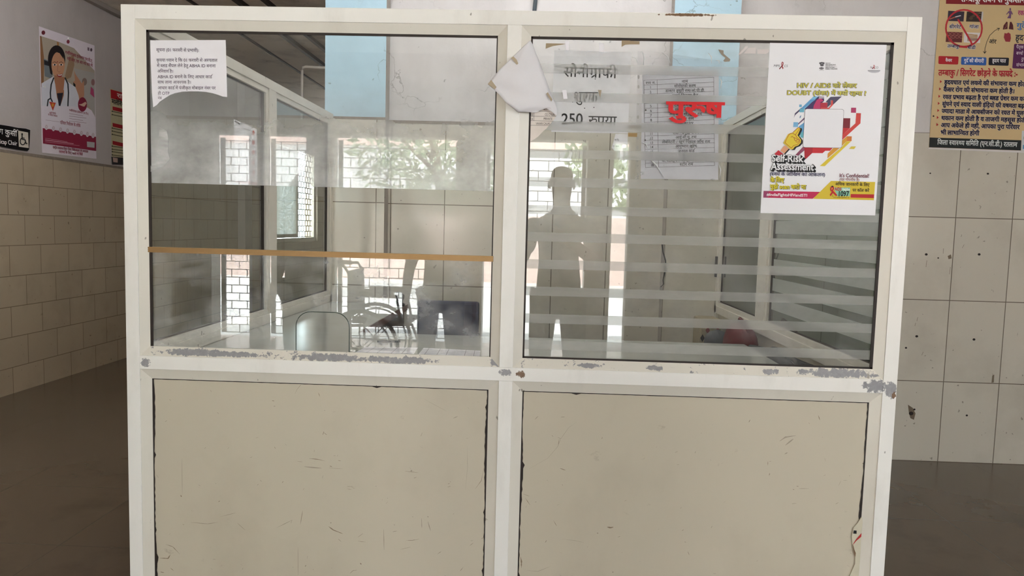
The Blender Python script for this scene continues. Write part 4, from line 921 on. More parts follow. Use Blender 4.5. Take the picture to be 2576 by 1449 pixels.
g(B_, [(x + 34, y + 14) for x, y in hand], (24, 22, 24), .0024); g(B_, [(555, 800), (640, 865), (548, 960), (470, 900)], (222, 160, 122), .0024); g(B_, [(655, 878), (565, 975), (545, 960), (630, 868)], (24, 22, 24), .0024); g(B_, [(435, 893), (528, 968), (500, 1000), (345, 980)], (196, 44, 60), .0026)
g(B_, hand, (226, 202, 58), .0027)
for L in ([(715, 552), (805, 468), (832, 465), (840, 485), (760, 600)], [(560, 752), (600, 660), (640, 592), (700, 568), (760, 605), (785, 650)], [(672, 648), (700, 635), (735, 660), (740, 700)], [(740, 655), (800, 690), (770, 720), (740, 700)], [(795, 690), (840, 700), (800, 745), (765, 735)], [(785, 655), (832, 690), (838, 740), (790, 790), (725, 805), (680, 855), (560, 752)]):
    LN(hp, POS, B_(L), 1.1, (176, 70, 44), d=.0030)
for s, a, b, h in (('Self-Risk', (300, 202), (900, 212), 120), ('Assessment', (290, 358), (1102, 372), 122)):
    for k in range(5): t(Cc, s, a, b, h, (26, 24, 28), .0030 + k * .00003, .05, dx=k * 1.2, dy=k * .9)
    t(Cc, s, a, b, h, (26, 24, 28), .0032, .045); t(Cc, s, a, b, h, (240, 240, 244), .0036, .02)
t(Cc, '(स्वयं के जोखिम का आकलन)', (268, 466), (1325, 482), 56, (64, 62, 92), .0034, .022)
for s, a, b, h in (('के लिए', (280, 590), (535, 593), 74), ('मुझे scan करो ना', (272, 715), (952, 724), 74)):
    t(Cc, s, a, b, h, (60, 56, 40), .0030, .04, dx=1.2, dy=.8); t(Cc, s, a, b, h, (222, 206, 48), .0034, .03)
g(Cc, [(157, 760), (1240, 778), (1090, 910), (150, 888)], (196, 32, 84)); g(Cc, [(157, 760), (260, 762), (230, 889), (150, 888)], (150, 60, 100), .0014); t(Cc, '#IndiaFightsHIVandSTI', (212, 853), (985, 870), 46, (246, 240, 244), bold=.02)
g(Cc, [(1440, 570), (2280, 590), (2255, 937), (1095, 910)], (216, 190, 52), .0014)
t(Cc, "It's Confidential!", (1595, 497), (2165, 507), 62, (118, 66, 78), bold=.02); t(Cc, '(यह गोपनीय है)', (1595, 566), (1978, 572), 42, (140, 82, 76), bold=.01); t(Cc, 'अधिक जानकारी के लिए', (1520, 655), (2168, 672), 52, (36, 34, 30), bold=.012); t(Cc, 'पर कॉल करें', (1845, 772), (2162, 780), 52, (36, 34, 30), bold=.012)
g(Cc, [(1490, 695), (1805, 697), (1795, 862), (1560, 862)], (136, 196, 170), .0017); t(Cc, 'AIDS', (1505, 752), (1634, 755), 54, (200, 36, 44), bold=.03); t(Cc, 'Helpline', (1645, 752), (1795, 753), 44, (236, 242, 240), bold=.03); t(Cc, '1097', (1565, 860), (1776, 862), 86, (24, 24, 26), bold=.03)
t(Cc, 'जानें समझें, सुरक्षित रहें', (1480, 895), (1785, 898), 16, (90, 76, 40))
for c_, pts in (((200, 34, 40), [(1425, 700), (1450, 670), (1485, 672), (1500, 715), (1475, 760), (1455, 780), (1440, 760), (1470, 715), (1460, 695), (1445, 720), (1455, 755), (1435, 770), (1420, 730)]), ((200, 34, 40), [(1440, 755), (1470, 745), (1560, 845), (1530, 858), (1475, 805)]), ((186, 28, 36), [(1458, 770), (1480, 790), (1430, 862), (1412, 835)]), ((30, 28, 28), [(1435, 672), (1465, 660), (1490, 676), (1465, 690)])): g(Cc, pts, c_, .0024)
LN(hp, POS, Cc([(1468, 838), (1464, 850), (1470, 866), (1478, 870)]), .7, (40, 36, 30), d=.0024)
g(Cc, [(1815, 820), (2260, 827), (2257, 898), (1812, 887)], (186, 32, 36), .0018)

# ------------------------------------------------------------------ tobacco poster on the back wall
TP = Plane(1, YB, -1)
tb = thing('tobacco_poster', TP.w(*TP.uv(2450, 200)), 'large tan Hindi poster about tobacco on the right back wall', 'poster')
sheet('sheet', TP, [(2374, -140), (2640, -132), (2616, 385), (2336, 374)], paper_mat('tan_vinyl', (214, 188, 142), .08, .4), tb, t=.0015, d=.002)
T1 = crop(2330, 0, 8.05); T2 = crop(2330, 160, 6.037); d1 = .0026
def tg(f, pts, rgb, d=d1): G(tb, TP, f(pts), rgb, d)
def tt(f, s, a, b, h, rgb, sc=8.05, bold=.02, d=.0036, halo=None, it=0):
    q = f([a, b])
    if halo: T(tb, TP, s, q[0], q[1], h / sc, halo, d=.0031, bold=bold + .06, italic=it)
    T(tb, TP, s, q[0], q[1], h / sc, rgb, d=d, bold=bold, italic=it)
tg(T1, [(405, -160), (2400, -130), (2400, 122), (393, 80)], (132, 18, 30)); tt(T1, 'तम्बाकू सेवन से नुकसान होता है', (700, 36), (2400, 62), 110, (240, 236, 238), bold=.03)
for a, c_, hl in (([(440, 220), (768, 238), (750, 438), (425, 425)], (52, 44, 58), [((470, 390), (590, 345), (196, 100, 74)), ((590, 345), (690, 320), (220, 214, 216))]), ([(818, 236), (1150, 240), (1135, 448), (800, 438)], (56, 42, 34), []), ([(405, 645), (730, 655), (715, 862), (388, 852)], (104, 40, 42), []), ([(768, 655), (1095, 668), (1085, 872), (752, 862)], (224, 220, 222), [])):
    tg(T1, a, c_)
    for p, q, cc in hl: LN(tb, TP, T1([p, q]), 2.4, cc, d=.0029)
random.seed(9)
for k in range(16): x, y = 840 + random.random() * 260, 260 + random.random() * 150; tg(T1, ell(x, y, 18 + random.random() * 26, 14 + random.random() * 22, 8), random.choice([(88, 66, 50), (70, 50, 38), (40, 30, 26), (110, 88, 66)]), .0029)
tg(T1, [(1120, 240), (1150, 240), (1135, 448), (1100, 447)], (206, 202, 204), .0030)
for k in range(9): x, y = 440 + (k % 4) * 80 + (k // 4) * 20, 690 + (k // 4) * 62; LN(tb, TP, T1(ell(x, y, 34, 28, 9)), .7, (190, 120, 110), d=.0029, closed=True)
for k in range(9): LN(tb, TP, T1([(830, 690 + k * 18), (1030, 712 + k * 15)]), 1.5, random.choice([(140, 92, 54), (116, 64, 44), (176, 140, 84)]), d=.0029)
NB = (30, 24, 64)
for s, a, b, h in (('सीगरेट', (458, 576), (695, 580), 64), ('गांजा', (865, 574), (1050, 580), 64), ('तम्बाकु', (420, 965), (665, 972), 60), ('बीडी', (825, 992), (988, 998), 60)): tt(T1, s, a, b, h, NB, halo=(226, 222, 226))
RC = (190, 44, 56)
LN(tb, TP, T1(ell(757, 575, 365, 372, 40, .75, 2 * math.pi + 2.2)), 4.2, RC, d=.0033); LN(tb, TP, T1([(640, 400), (900, 850), (920, 905)]), 4.6, RC, d=.0033); LN(tb, TP, T1([(665, 950), (815, 962)]), 3.6, RC, d=.0033)
LN(tb, TP, T1([(1475, 575), (1380, 625), (1280, 720), (1220, 850), (1185, 980), (1175, 1080)]), 1.3, (24, 22, 24), d=.003)
for L in ([(1425, 575), (1478, 575), (1450, 622)], [(1150, 1042), (1175, 1082), (1208, 1042)]): LN(tb, TP, T1(L), 1.3, (24, 22, 24), d=.003)
tt(T1, 'और', (1258, 880), (1405, 888), 80, (30, 28, 30))
BD = (110, 72, 116)
for pts in (ell(1695, 190, 18, 28, 10), [(1672, 220), (1715, 220), (1728, 260), (1715, 300), (1676, 300), (1662, 255)], [(1676, 300), (1695, 300), (1690, 375), (1632, 372)], [(1692, 300), (1715, 300), (1705, 378), (1670, 372)], [(1665, 225), (1672, 250), (1625, 300), (1612, 292)], [(1718, 225), (1750, 290), (1740, 302), (1715, 260)]): tg(T1, pts, BD)
tg(T1, [(1620, 440), (1642, 450), (1640, 590), (1545, 602), (1560, 520)], (84, 26, 34)); tg(T1, [(1690, 446), (1720, 446), (1752, 510), (1760, 605), (1665, 590)], (84, 26, 34)); LN(tb, TP, T1([(1612, 490), (1616, 540), (1575, 585)]), .8, (190, 120, 110), d=.003)
tg(T1, [(1580, 670), (1620, 682), (1660, 660), (1700, 690), (1708, 780), (1690, 850), (1600, 845), (1565, 760)], (150, 44, 58))
tt(T1, 'रक्त', (1845, 310), (2010, 315), 90, (172, 40, 116)); tt(T1, 'गुर्दे', (1820, 570), (2010, 575), 96, (62, 116, 190)); tt(T1, 'हृदय', (1795, 820), (2040, 828), 110, (28, 26, 50))
for pts, c_ in (([(245, 1135), (652, 1148), (640, 1310), (240, 1298)], (178, 26, 38)), ([(705, 1152), (1215, 1165), (1208, 1328), (698, 1312)], (48, 96, 176)), ([(1262, 1165), (1672, 1172), (1660, 1335), (1255, 1322)], (18, 16, 34)), ([(1775, 890), (2200, 900), (2200, 1405), (1735, 1385)], (88, 28, 84))): tg(T1, rounded(pts, 26), c_)
WH = (236, 234, 238)
tt(T1, 'कैंसर', (380, 1250), (510, 1254), 56, WH); tt(T1, 'गुर्दे की बीमारी', (755, 1262), (1155, 1272), 66, WH); tt(T1, 'हृदय घात', (1328, 1264), (1602, 1270), 66, WH)
for s, y, x1 in (('पैतृक', 985, 1960), ('बच्चों', 1110, 1950), ('दुष्प', 1230, 2030), ('संभाव', 1348, 1990)): tt(T1, s, (1812 if y != 1230 else 1915, y), (x1, y + 4), 60, (224, 206, 222), bold=.01)
tt(T2, 'तम्बाकु / सिगरेट छोड़ने के फायदे :-', (178, 182), (1380, 200), 84, (178, 22, 46), 6.037, .03)
NB2 = (28, 22, 58)
for s, x0, x1, y, hgt in (('हृदयघात एवं लकवे की संभावना कम होती है', 268, 1590, 314, 60), ('कैंसर रोग की संभावना कम होती है।', 255, 1335, 425, 60), ('रक्त प्रभाव बढ़ता है एवं ब्लड प्रेशर कम करता है', 245, 1640, 537, 60), ('सुंघने एवं स्वाद वाली इंद्रियों की क्षमता बढ़ती है', 236, 1610, 644, 60), ('ज्यादा मात्रा में आक्सीजन को रक्त में घुलने में', 228, 1590, 752, 60), ('थकान कम होती है व ताजगी महसूस होती है', 220, 1580, 858, 60), ('आप अकेले ही नहीं, आपका पुरा परिवार', 215, 1408, 966, 60), ('भी लाभान्वित होगी', 210, 795, 1076, 60)):
    tt(T2, s, (x0, y), (x1, y + (x1 - x0) * .026), hgt, NB2, 6.037, .042, halo=(222, 206, 182))
    if s[0] != 'भ': tg(T2, [(x0 - 62, y - 62), (x0 - 34, y - 38), (x0 - 64, y - 16)], (178, 30, 40), .003)
tg(T2, ell(106, 799, 13, 13, 12), (48, 26, 22), .003)
tg(T2, [(48, 1123), (1440, 1165), (1432, 1320), (40, 1272)], (18, 26, 28)); tt(T2, 'जिला स्वास्थ्य समिति (एन.सी.डी.) रतलाम', (162, 1228), (1372, 1266), 66, (222, 228, 228), 6.037, .02)
tg(T2, [(36, 1274), (1432, 1322), (1600, 1330), (1600, 1362), (30, 1296)], (220, 216, 216), .0024); tg(T2, [(1448, 1020), (1700, 1030), (1700, 1345), (1436, 1320)], (214, 218, 224), .003); tg(T2, [(1462, 1235), (1700, 1240), (1700, 1300), (1460, 1296)], (92, 150, 190), .0033); tg(T2, ell(1520, 1130, 48, 62, 14), (130, 140, 110), .0033)

# ------------------------------------------------------------------ posters and sign on the left wall
LP = Plane(0, XL - .006, 1)
wp = thing('doctor_poster', LP.w(*LP.uv(170, 230)), 'glossy family planning poster of a smiling woman doctor on the left wall', 'poster')
sheet('sheet', LP, [(97, 66), (236.5, 114.5), (241.5, 399.5), (105, 384)], paper_mat('gloss_poster', (240, 230, 240), .06, .25), wp, t=.001, d=.0035)
W1 = crop(60, 40, 7.245); W2 = crop(60, 220, 7.245)
def wg(f, pts, rgb, d=.0042): G(wp, LP, f(pts), rgb, d)
def wt(f, s, a, b, h, rgb, bold=.02, it=0): q = f([a, b]); T(wp, LP, s, q[0], q[1], h / 7.245, rgb, d=.0056, bold=bold, italic=it)
up = lambda L: [(x, y - 1304) for x, y in L]     # W2 -> W1 units
wg(W1, [(282, 360), (620, 470), (740, 520), (905, 590), (1280, 1000), (1285, 1304), (1290, 1850), (1250, 1740), (1150, 1670), (320, 1640)], (180, 168, 152))
wg(W1, [(282, 360), (310, 372), (360, 800), (350, 1250), (305, 1300)], (150, 108, 74), .0044); wg(W1, [(590, 470), (625, 482), (640, 640), (600, 600)], (176, 126, 78), .0044); wg(W1, [(350, 780), (490, 830), (500, 1000), (510, 1150), (370, 1100)], (122, 130, 136), .0044); wg(W1, [(355, 800), (480, 850), (470, 920), (360, 890)], (40, 40, 46), .0045)
wg(W1, [(900, 950), (1270, 1040), (1285, 1304), (1290, 1840), (1180, 1640), (1090, 1480), (1000, 1300)], (176, 172, 168), .0043); wg(W1, [(1210, 1290), (1260, 1340), (1275, 1490), (1200, 1420)], (176, 70, 110), .0045); wg(W1, ell(1250, 1210, 34, 60, 12), (150, 110, 110), .0046); wg(W1, ell(1095, 1200, 46, 70, 12), (140, 120, 112), .0046)
wg(W1, [(820, 760), (900, 700), (910, 900), (850, 1120), (760, 1160), (740, 1090)], (160, 132, 104), .0044)
wg(W1, [(905, 1000), (930, 1060), (1045, 1230), (1085, 1180), (1090, 1450), (1040, 1560), (985, 1500), (930, 1330), (890, 1200), (920, 1180)], (196, 142, 112), .0047); wg(W1, [(890, 1210), (930, 1250), (930, 1320), (890, 1300)], (34, 34, 40), .0048)
wg(W1, ell(585, 790, 158, 255, 26), (34, 26, 28), .0048); wg(W1, [(430, 800), (500, 720), (510, 1080), (470, 1050)], (34, 26, 28), .0048)
wg(W1, [(545, 1080), (735, 1120), (720, 1400), (640, 1640), (600, 1500), (540, 1300)], (176, 120, 90), .0049)
wg(W1, ell(612, 890, 122, 235, 26), (206, 152, 118), .0050); wg(W1, [(500, 760), (560, 650), (640, 680), (715, 790), (700, 720), (600, 600), (510, 650)], (34, 26, 28), .0051)
for x, y in ((550, 890), (668, 890)): wg(W1, ell(x, y, 36, 18, 12), (236, 228, 224), .0051); wg(W1, ell(x, y, 17, 17, 10), (36, 26, 26), .0052); LN(wp, LP, W1([(x - 40, y - 38), (x, y - 54), (x + 38, y - 34)]), 1.1, (50, 34, 32), d=.0052)
wg(W1, ell(600, 838, 9, 11, 8), (150, 30, 40), .0052); LN(wp, LP, W1([(610, 900), (600, 1000), (628, 1025), (650, 1010)]), .9, (160, 104, 82), d=.0052); wg(W1, [(585, 1065), (640, 1062), (695, 1050), (680, 1100), (645, 1120), (605, 1105)], (160, 56, 60), .0052); wg(W1, [(600, 1070), (645, 1072), (688, 1060), (672, 1085), (620, 1090)], (240, 236, 232), .0053)
wg(W1, [(310, 1230), (530, 1100), (560, 1250), (620, 1500), (650, 1640), (700, 1450), (730, 1160), (760, 1180), (930, 1300), (985, 1450), (1020, 1660), (320, 1640)], (222, 222, 232), .0054 - .0003); wg(W1, [(560, 1250), (620, 1400), (720, 1350), (715, 1450), (650, 1650), (590, 1480)], (176, 120, 90), .00515); wg(W1, [(590, 1410), (705, 1400), (655, 1640), (625, 1640)], (44, 40, 52), .0052)
for L in ([(530, 1130), (485, 1250), (470, 1400), (475, 1500), (430, 1530), (415, 1640)], [(740, 1130), (790, 1240), (800, 1400), (790, 1640)], [(475, 1500), (505, 1560)]): LN(wp, LP, W1(L), 3.2, (36, 40, 48), d=.0054)
wg(W2, [(320, 335), (900, 345), (1130, 370), (1220, 430), (1270, 510), (1300, 600), (1305, 900), (330, 735)], (232, 224, 234), .0053)
wg(W2, [(330, 735), (520, 770), (780, 815), (1080, 860), (1303, 900), (1306, 1158), (335, 1020)], (142, 34, 62), .0054)
wg(W2, [(330, 700), (420, 720), (440, 760), (330, 740)], (232, 224, 234), .0056)
for x, y in ((397, 722), (525, 745), (655, 768), (782, 790), (908, 812), (1035, 832), (1145, 852), (1248, 872)): wg(W2, ell(x, y, 30, 52, 16), (224, 214, 222), .0058); LN(wp, LP, W2(ell(x, y - 6, 16, 26, 8)), .5, (150, 80, 100), d=.006, closed=True)
wg(W2, [(447, 258), (570, 280), (515, 425)], (206, 72, 50), .0057); wg(W2, ell(512, 320, 22, 34, 10), (222, 150, 60), .0059); wg(W2, ell(1055, 310, 82, 132, 22), (142, 34, 62), .0057); wg(W2, [(985, 310), (1040, 300), (1110, 260), (1130, 290), (1090, 350), (1050, 340)], (216, 180, 160), .0059)
MR = (142, 34, 62)
for f, s, a, b, h in ((W1, 'गर्भनिरोधक इंजेक्शन एम.पी.ए.', (745, 690), (1240, 850), 52), (W1, 'सही अंतर, एक ओर नया साथ भी', (780, 800), (1242, 935), 52), (W2, 'सही निर्णय', (455, 478), (572, 492), 30), (W2, 'से परिवार नियोजन', (432, 508), (598, 540), 28), (W2, 'गर्भनिरोधक इंजेक्शन एम.पी.ए.', (815, 432), (1170, 500), 34), (W2, 'परिवार नियोजन के तरीके', (650, 665), (1020, 725), 52), (W2, 'राष्ट्रीय स्वास्थ्य मिशन जिला चिकित्सालय एवं अस्पताल', (515, 1112), (1160, 1190), 42), (W2, 'परामर्श के लिए आशा से मिलें', (628, 1190), (1060, 1240), 42)): wt(f, s, a, b, h, MR)
for k in range(4): LN(wp, LP, W2([(815, 475 + k * 45), (1065 + (k % 2) * 60, 515 + k * 44)]), .8, (150, 110, 126), d=.0056)
LN(wp, LP, W2([(385, 592), (640, 630)]), .6, (150, 110, 126), d=.0056)
for k in range(3): LN(wp, LP, W2([(375, 925 + k * 32), (780 + k * 110, 990 + k * 35)]), .8 + (k == 1) * .8, (214, 170, 184), d=.0058)
wg(W2, [(1135, 985), (1278, 1000), (1275, 1100), (1140, 1085)], (190, 190, 190), .0058); wg(W1, ell(345, 305, 34, 40, 14), (120, 44, 56)); wg(W1, ell(797, 470, 28, 36, 14), (150, 60, 76)); wg(W1, ell(1218, 618, 20, 32, 12), (90, 70, 84)); wg(W1, [(1150, 570), (1185, 580), (1185, 640), (1150, 628)], (130, 110, 124))
for f, a in ((W1, (795, 410)), (W1, (345, 1290)), (W2, (885, 1172))):
    q = f([a])[0]; p = LP.w(*LP.uv(*q), .0045); mb = MB(); mb.tube([p, p + Vector((.012, 0, 0))], [.006, .008], 10); mk('push_pin', mb, flat((232, 232, 232), .3), wp)
mp = thing('malaria_poster', LP.w(*LP.uv(300, 300)), 'red and tan malaria dengue poster half hidden behind the left post', 'poster')
sheet('sheet', LP, [(276, 222), (345, 245), (349, 420), (281, 412)], flat((196, 186, 150), .4, noise=.05), mp, t=.001, d=.0035)
W3 = crop(60, 220, 7.245)
def mg(pts, rgb, d=.0042): G(mp, LP, W3(pts), rgb, d)
mg([(1572, 35), (2060, 165), (2060, 330), (1578, 195)], (176, 26, 36)); q = W3([(1690, 178), (1990, 260)]); T(mp, LP, 'राष्ट्रीय', q[0], q[1], 10, (236, 228, 220), d=.005, bold=.02)
q = W3([(1592, 292), (2010, 400)]); T(mp, LP, 'मलेरिया / डेंगू', q[0], q[1], 11, (36, 34, 30), d=.005, bold=.03)
for y in (345, 645, 970): mg([(1608, y), (2060, y + 105), (2060, y + 175), (1610, y + 68)], (170, 30, 40))
for y in (430, 490, 735, 790, 850, 1065, 1120, 1165, 1225): mg(ell(1602, y + 4, 10, 14, 8), (40, 36, 30)); LN(mp, LP, W3([(1615, y + 8), (2000, y + (90 if y < 900 else 60))]), 2.0, (90, 84, 64), d=.0045)
mg([(1585, 1262), (2060, 1300), (2060, 1420), (1600, 1405)], (40, 36, 40)); mg([(1610, 1275), (1700, 1290), (1700, 1370), (1620, 1360)], (190, 160, 150), .0048)
S_ = crop(0, 290, 14.49)
sg = thing('wheelchair_sign', LP.w(*LP.uv(20, 350)), 'black sign with white wheelchair symbol reading cap Chair on the left wall', 'sign')
sheet('board', LP, [(-90, 300), (0, 314), (20, 317), (42, 321.5), (62, 323.5), (73, 327), (71.5, 360), (70, 376), (66, 380), (40, 376.5), (0, 369), (-92, 350)], flat((16, 16, 18), .2, spec=.6), sg, t=.004, d=.0085)
G(sg, LP, S_([(612, 555), (978, 628), (998, 1195), (640, 1145)]), (216, 206, 192), d=.0095)
LN(sg, LP, S_([(750, 690), (752, 870), (860, 895), (900, 1035), (935, 1020)]), 2.6, (16, 16, 18), d=.0105); LN(sg, LP, S_([(752, 820), (835, 835)]), 2.2, (16, 16, 18), d=.0105); G(sg, LP, S_(ell(752, 690, 30, 42, 14)), (16, 16, 18), d=.0106)
LN(sg, LP, S_(ell(775, 950, 92, 125, 24, .3, 4.3)), 2.4, (16, 16, 18), d=.0105)
for s, a, b, h in (('विकलांग कुर्सी', (-780, 560), (568, 770), 190), ('Handicap Chair', (-390, 985), (578, 1100), 150)): q = S_([a, b]); T(sg, LP, s, q[0], q[1], h / 14.49, (226, 222, 220), d=.0098, bold=.012)
flush_print()

# ------------------------------------------------------------------ outside, seen only in the glass
mb = MB(); mb.box(-30, 30, -30, -5.75, -.2, -.05); mk('ground', mb, paper_mat('pale_paving', (204, 201, 194), .3, .8, 1), kind='structure')
mb = MB(); mb.box(-14, 14, -15.3, -15, -.05, 1.5); mk('wall_compound', mb, tile_mat('pink_brick', (222, 196, 184), (150, 132, 122), .5, .22, .5, .7), kind='structure')
mb = MB(); mb.box(-6.6, -6.4, 5.5, 16, -.05, 5.0); mb.box(-6.4, -3.85, 4, 16, -.2, -.05); mk('wall_added_outside', mb, flat((190, 182, 172), .8), kind='structure')  # wall added beyond the left window to dim the sky behind it
bld = thing('building', (0, -22, 0), 'pale building across the yard with a pink band below its roof', 'building')
mb = MB(); mb.box(-16, 16, -22.4, -22, -.05, 3.75); mk('wall', mb, flat((226, 224, 220), .8), bld); mb = MB(); mb.box(-16, 16, -22.5, -21.9, 3.75, 4.6); mk('band', mb, flat((224, 192, 178), .8), bld)
def grille(x0, x1, z0, z1, y, lab, bw=.21, bh=.105):
    mb = MB(); r = .0038; z = z0; k = 0
    while z < z1 + .001:
        mb.box(x0, x1, y - r, y + r, z - r, z + r); x = x0 + (bw / 2 if k % 2 else 0)
        while x < x1 + .001:
            if z + bh < z1 + .01: mb.box(x - r, x + r, y - r * .8, y + r * .8, z, z + bh)
            x += bw
        z += bh; k += 1
    mb.box(x0 - .02, x0 + .02, y - .02, y + .02, z0, z1); mb.box(x1 - .02, x1 + .02, y - .02, y + .02, z0, z1)
    tag(mk('grille', mb, flat((58, 54, 52), .5)), lab, 'grille', 'brick pattern grilles in the front openings')
grille(-3.40, -3.04, .03, 2.10, YF - .26, 'narrow brick pattern grille in the leftmost front opening behind the photographer', .17, .085)
grille(-2.86, -2.45, .03, 2.10, YF - .26, 'brick pattern grille in the second front opening from the left wall', .17, .085)
grille(-2.14, -.90, .03, 2.10, YF - .26, 'brick pattern metal grille in the middle front opening behind the photographer')
grille(-.58, .42, 1.2, 2.10, YF - .26, 'brick pattern metal grille over the front doorway behind the photographer')
def tree(x, y, h, r, seed, lab):
    rnd = random.Random(seed); th = thing('tree', (x, y, -.05), lab, 'tree', 'trees outside the front openings')
    mb = MB(); mb.tube([(x, y, -.05), (x + .1, y, h * .4), (x - .05, y + .1, h * .75)], [.14, .10, .05], 8)
    for k in range(6): a = rnd.random() * 6.28; mb.tube([(x, y, h * (.4 + .05 * k)), (x + r * .6 * math.cos(a), y + r * .6 * math.sin(a), h * (.6 + .06 * k))], [.05, .015], 6)
    mk('trunk', mb, flat((92, 74, 58), .8), th, smooth=True)
    mb = MB()
    for k in range(1500):
        while True:
            q = Vector((rnd.uniform(-1, 1), rnd.uniform(-1, 1), rnd.uniform(-1, 1)))
            if .35 < q.length < 1: break
        c = Vector((x, y, h * .72)) + Vector((q.x * r, q.y * r, q.z * h * .34)); u = Vector((rnd.uniform(-1, 1), rnd.uniform(-1, 1), rnd.uniform(-1, 1))).normalized(); v = u.orthogonal().normalized(); s = .07 + rnd.random() * .06
        mb.cur = k % 3; mb.poly([c - u * s, c + v * s * .45, c + u * s, c - v * s * .45])
    mk('foliage', mb, [flat((146, 162, 124), .6), flat((170, 182, 148), .6), flat((126, 144, 108), .6)], th, fixn=False)
tree(-1.9, -11.5, 3.6, 1.6, 1, 'leafy tree outside opposite the middle grille'); tree(1.9, -12.5, 3.8, 1.5, 2, 'leafy tree outside opposite the doorway')

# ------------------------------------------------------------------ the photographer, mirrored in the glass
def skin(name, chains, mat, parent, sub=2, root=0):
    """chains: list of [(co, r)...]; a chain's first point welds to an earlier point when equal"""
    me = bpy.data.meshes.new(name); V, E, R = [], [], []
    def vid(co):
        for i, v in enumerate(V):
            if (Vector(v) - Vector(co)).length < 1e-5: return i
        V.append(tuple(co)); R.append(None); return len(V) - 1
    for ch_ in chains:
        prev = None
        for co, r in ch_:
            i = vid(co)
            if R[i] is None: R[i] = r if isinstance(r, tuple) else (r, r)
            if prev is not None and prev != i: E.append((prev, i))
            prev = i
    me.from_pydata(V, E, []); o = bpy.data.objects.new(name + '_armature', me); COL.objects.link(o)
    sk = o.modifiers.new('skin', 'SKIN'); sk.branch_smoothing = .6
    lay = me.skin_vertices[0].data if me.skin_vertices else None
    if lay is None:
        bm = bmesh.new(); bm.from_mesh(me); bm.verts.layers.skin.verify(); bm.to_mesh(me); bm.free(); lay = me.skin_vertices[0].data
    for i, r in enumerate(R): lay[i].radius = r; lay[i].use_root = (i == root)
    sb = o.modifiers.new('sub', 'SUBSURF'); sb.levels = sub; sb.render_levels = sub
    dg = bpy.context.evaluated_depsgraph_get(); dg.update(); m2 = bpy.data.meshes.new_from_object(o.evaluated_get(dg)); m2.name = name
    bpy.data.objects.remove(o); m2.materials.clear(); m2.materials.append(mat)
    for p in m2.polygons: p.use_smooth = True
    n = bpy.data.objects.new(name, m2); COL.objects.link(n); n.parent = parent; n.location = -Vector(parent.location); return n
M_SKIN = flat((150, 104, 78), .55, noise=.05); M_HAIR = flat((26, 22, 22), .6)
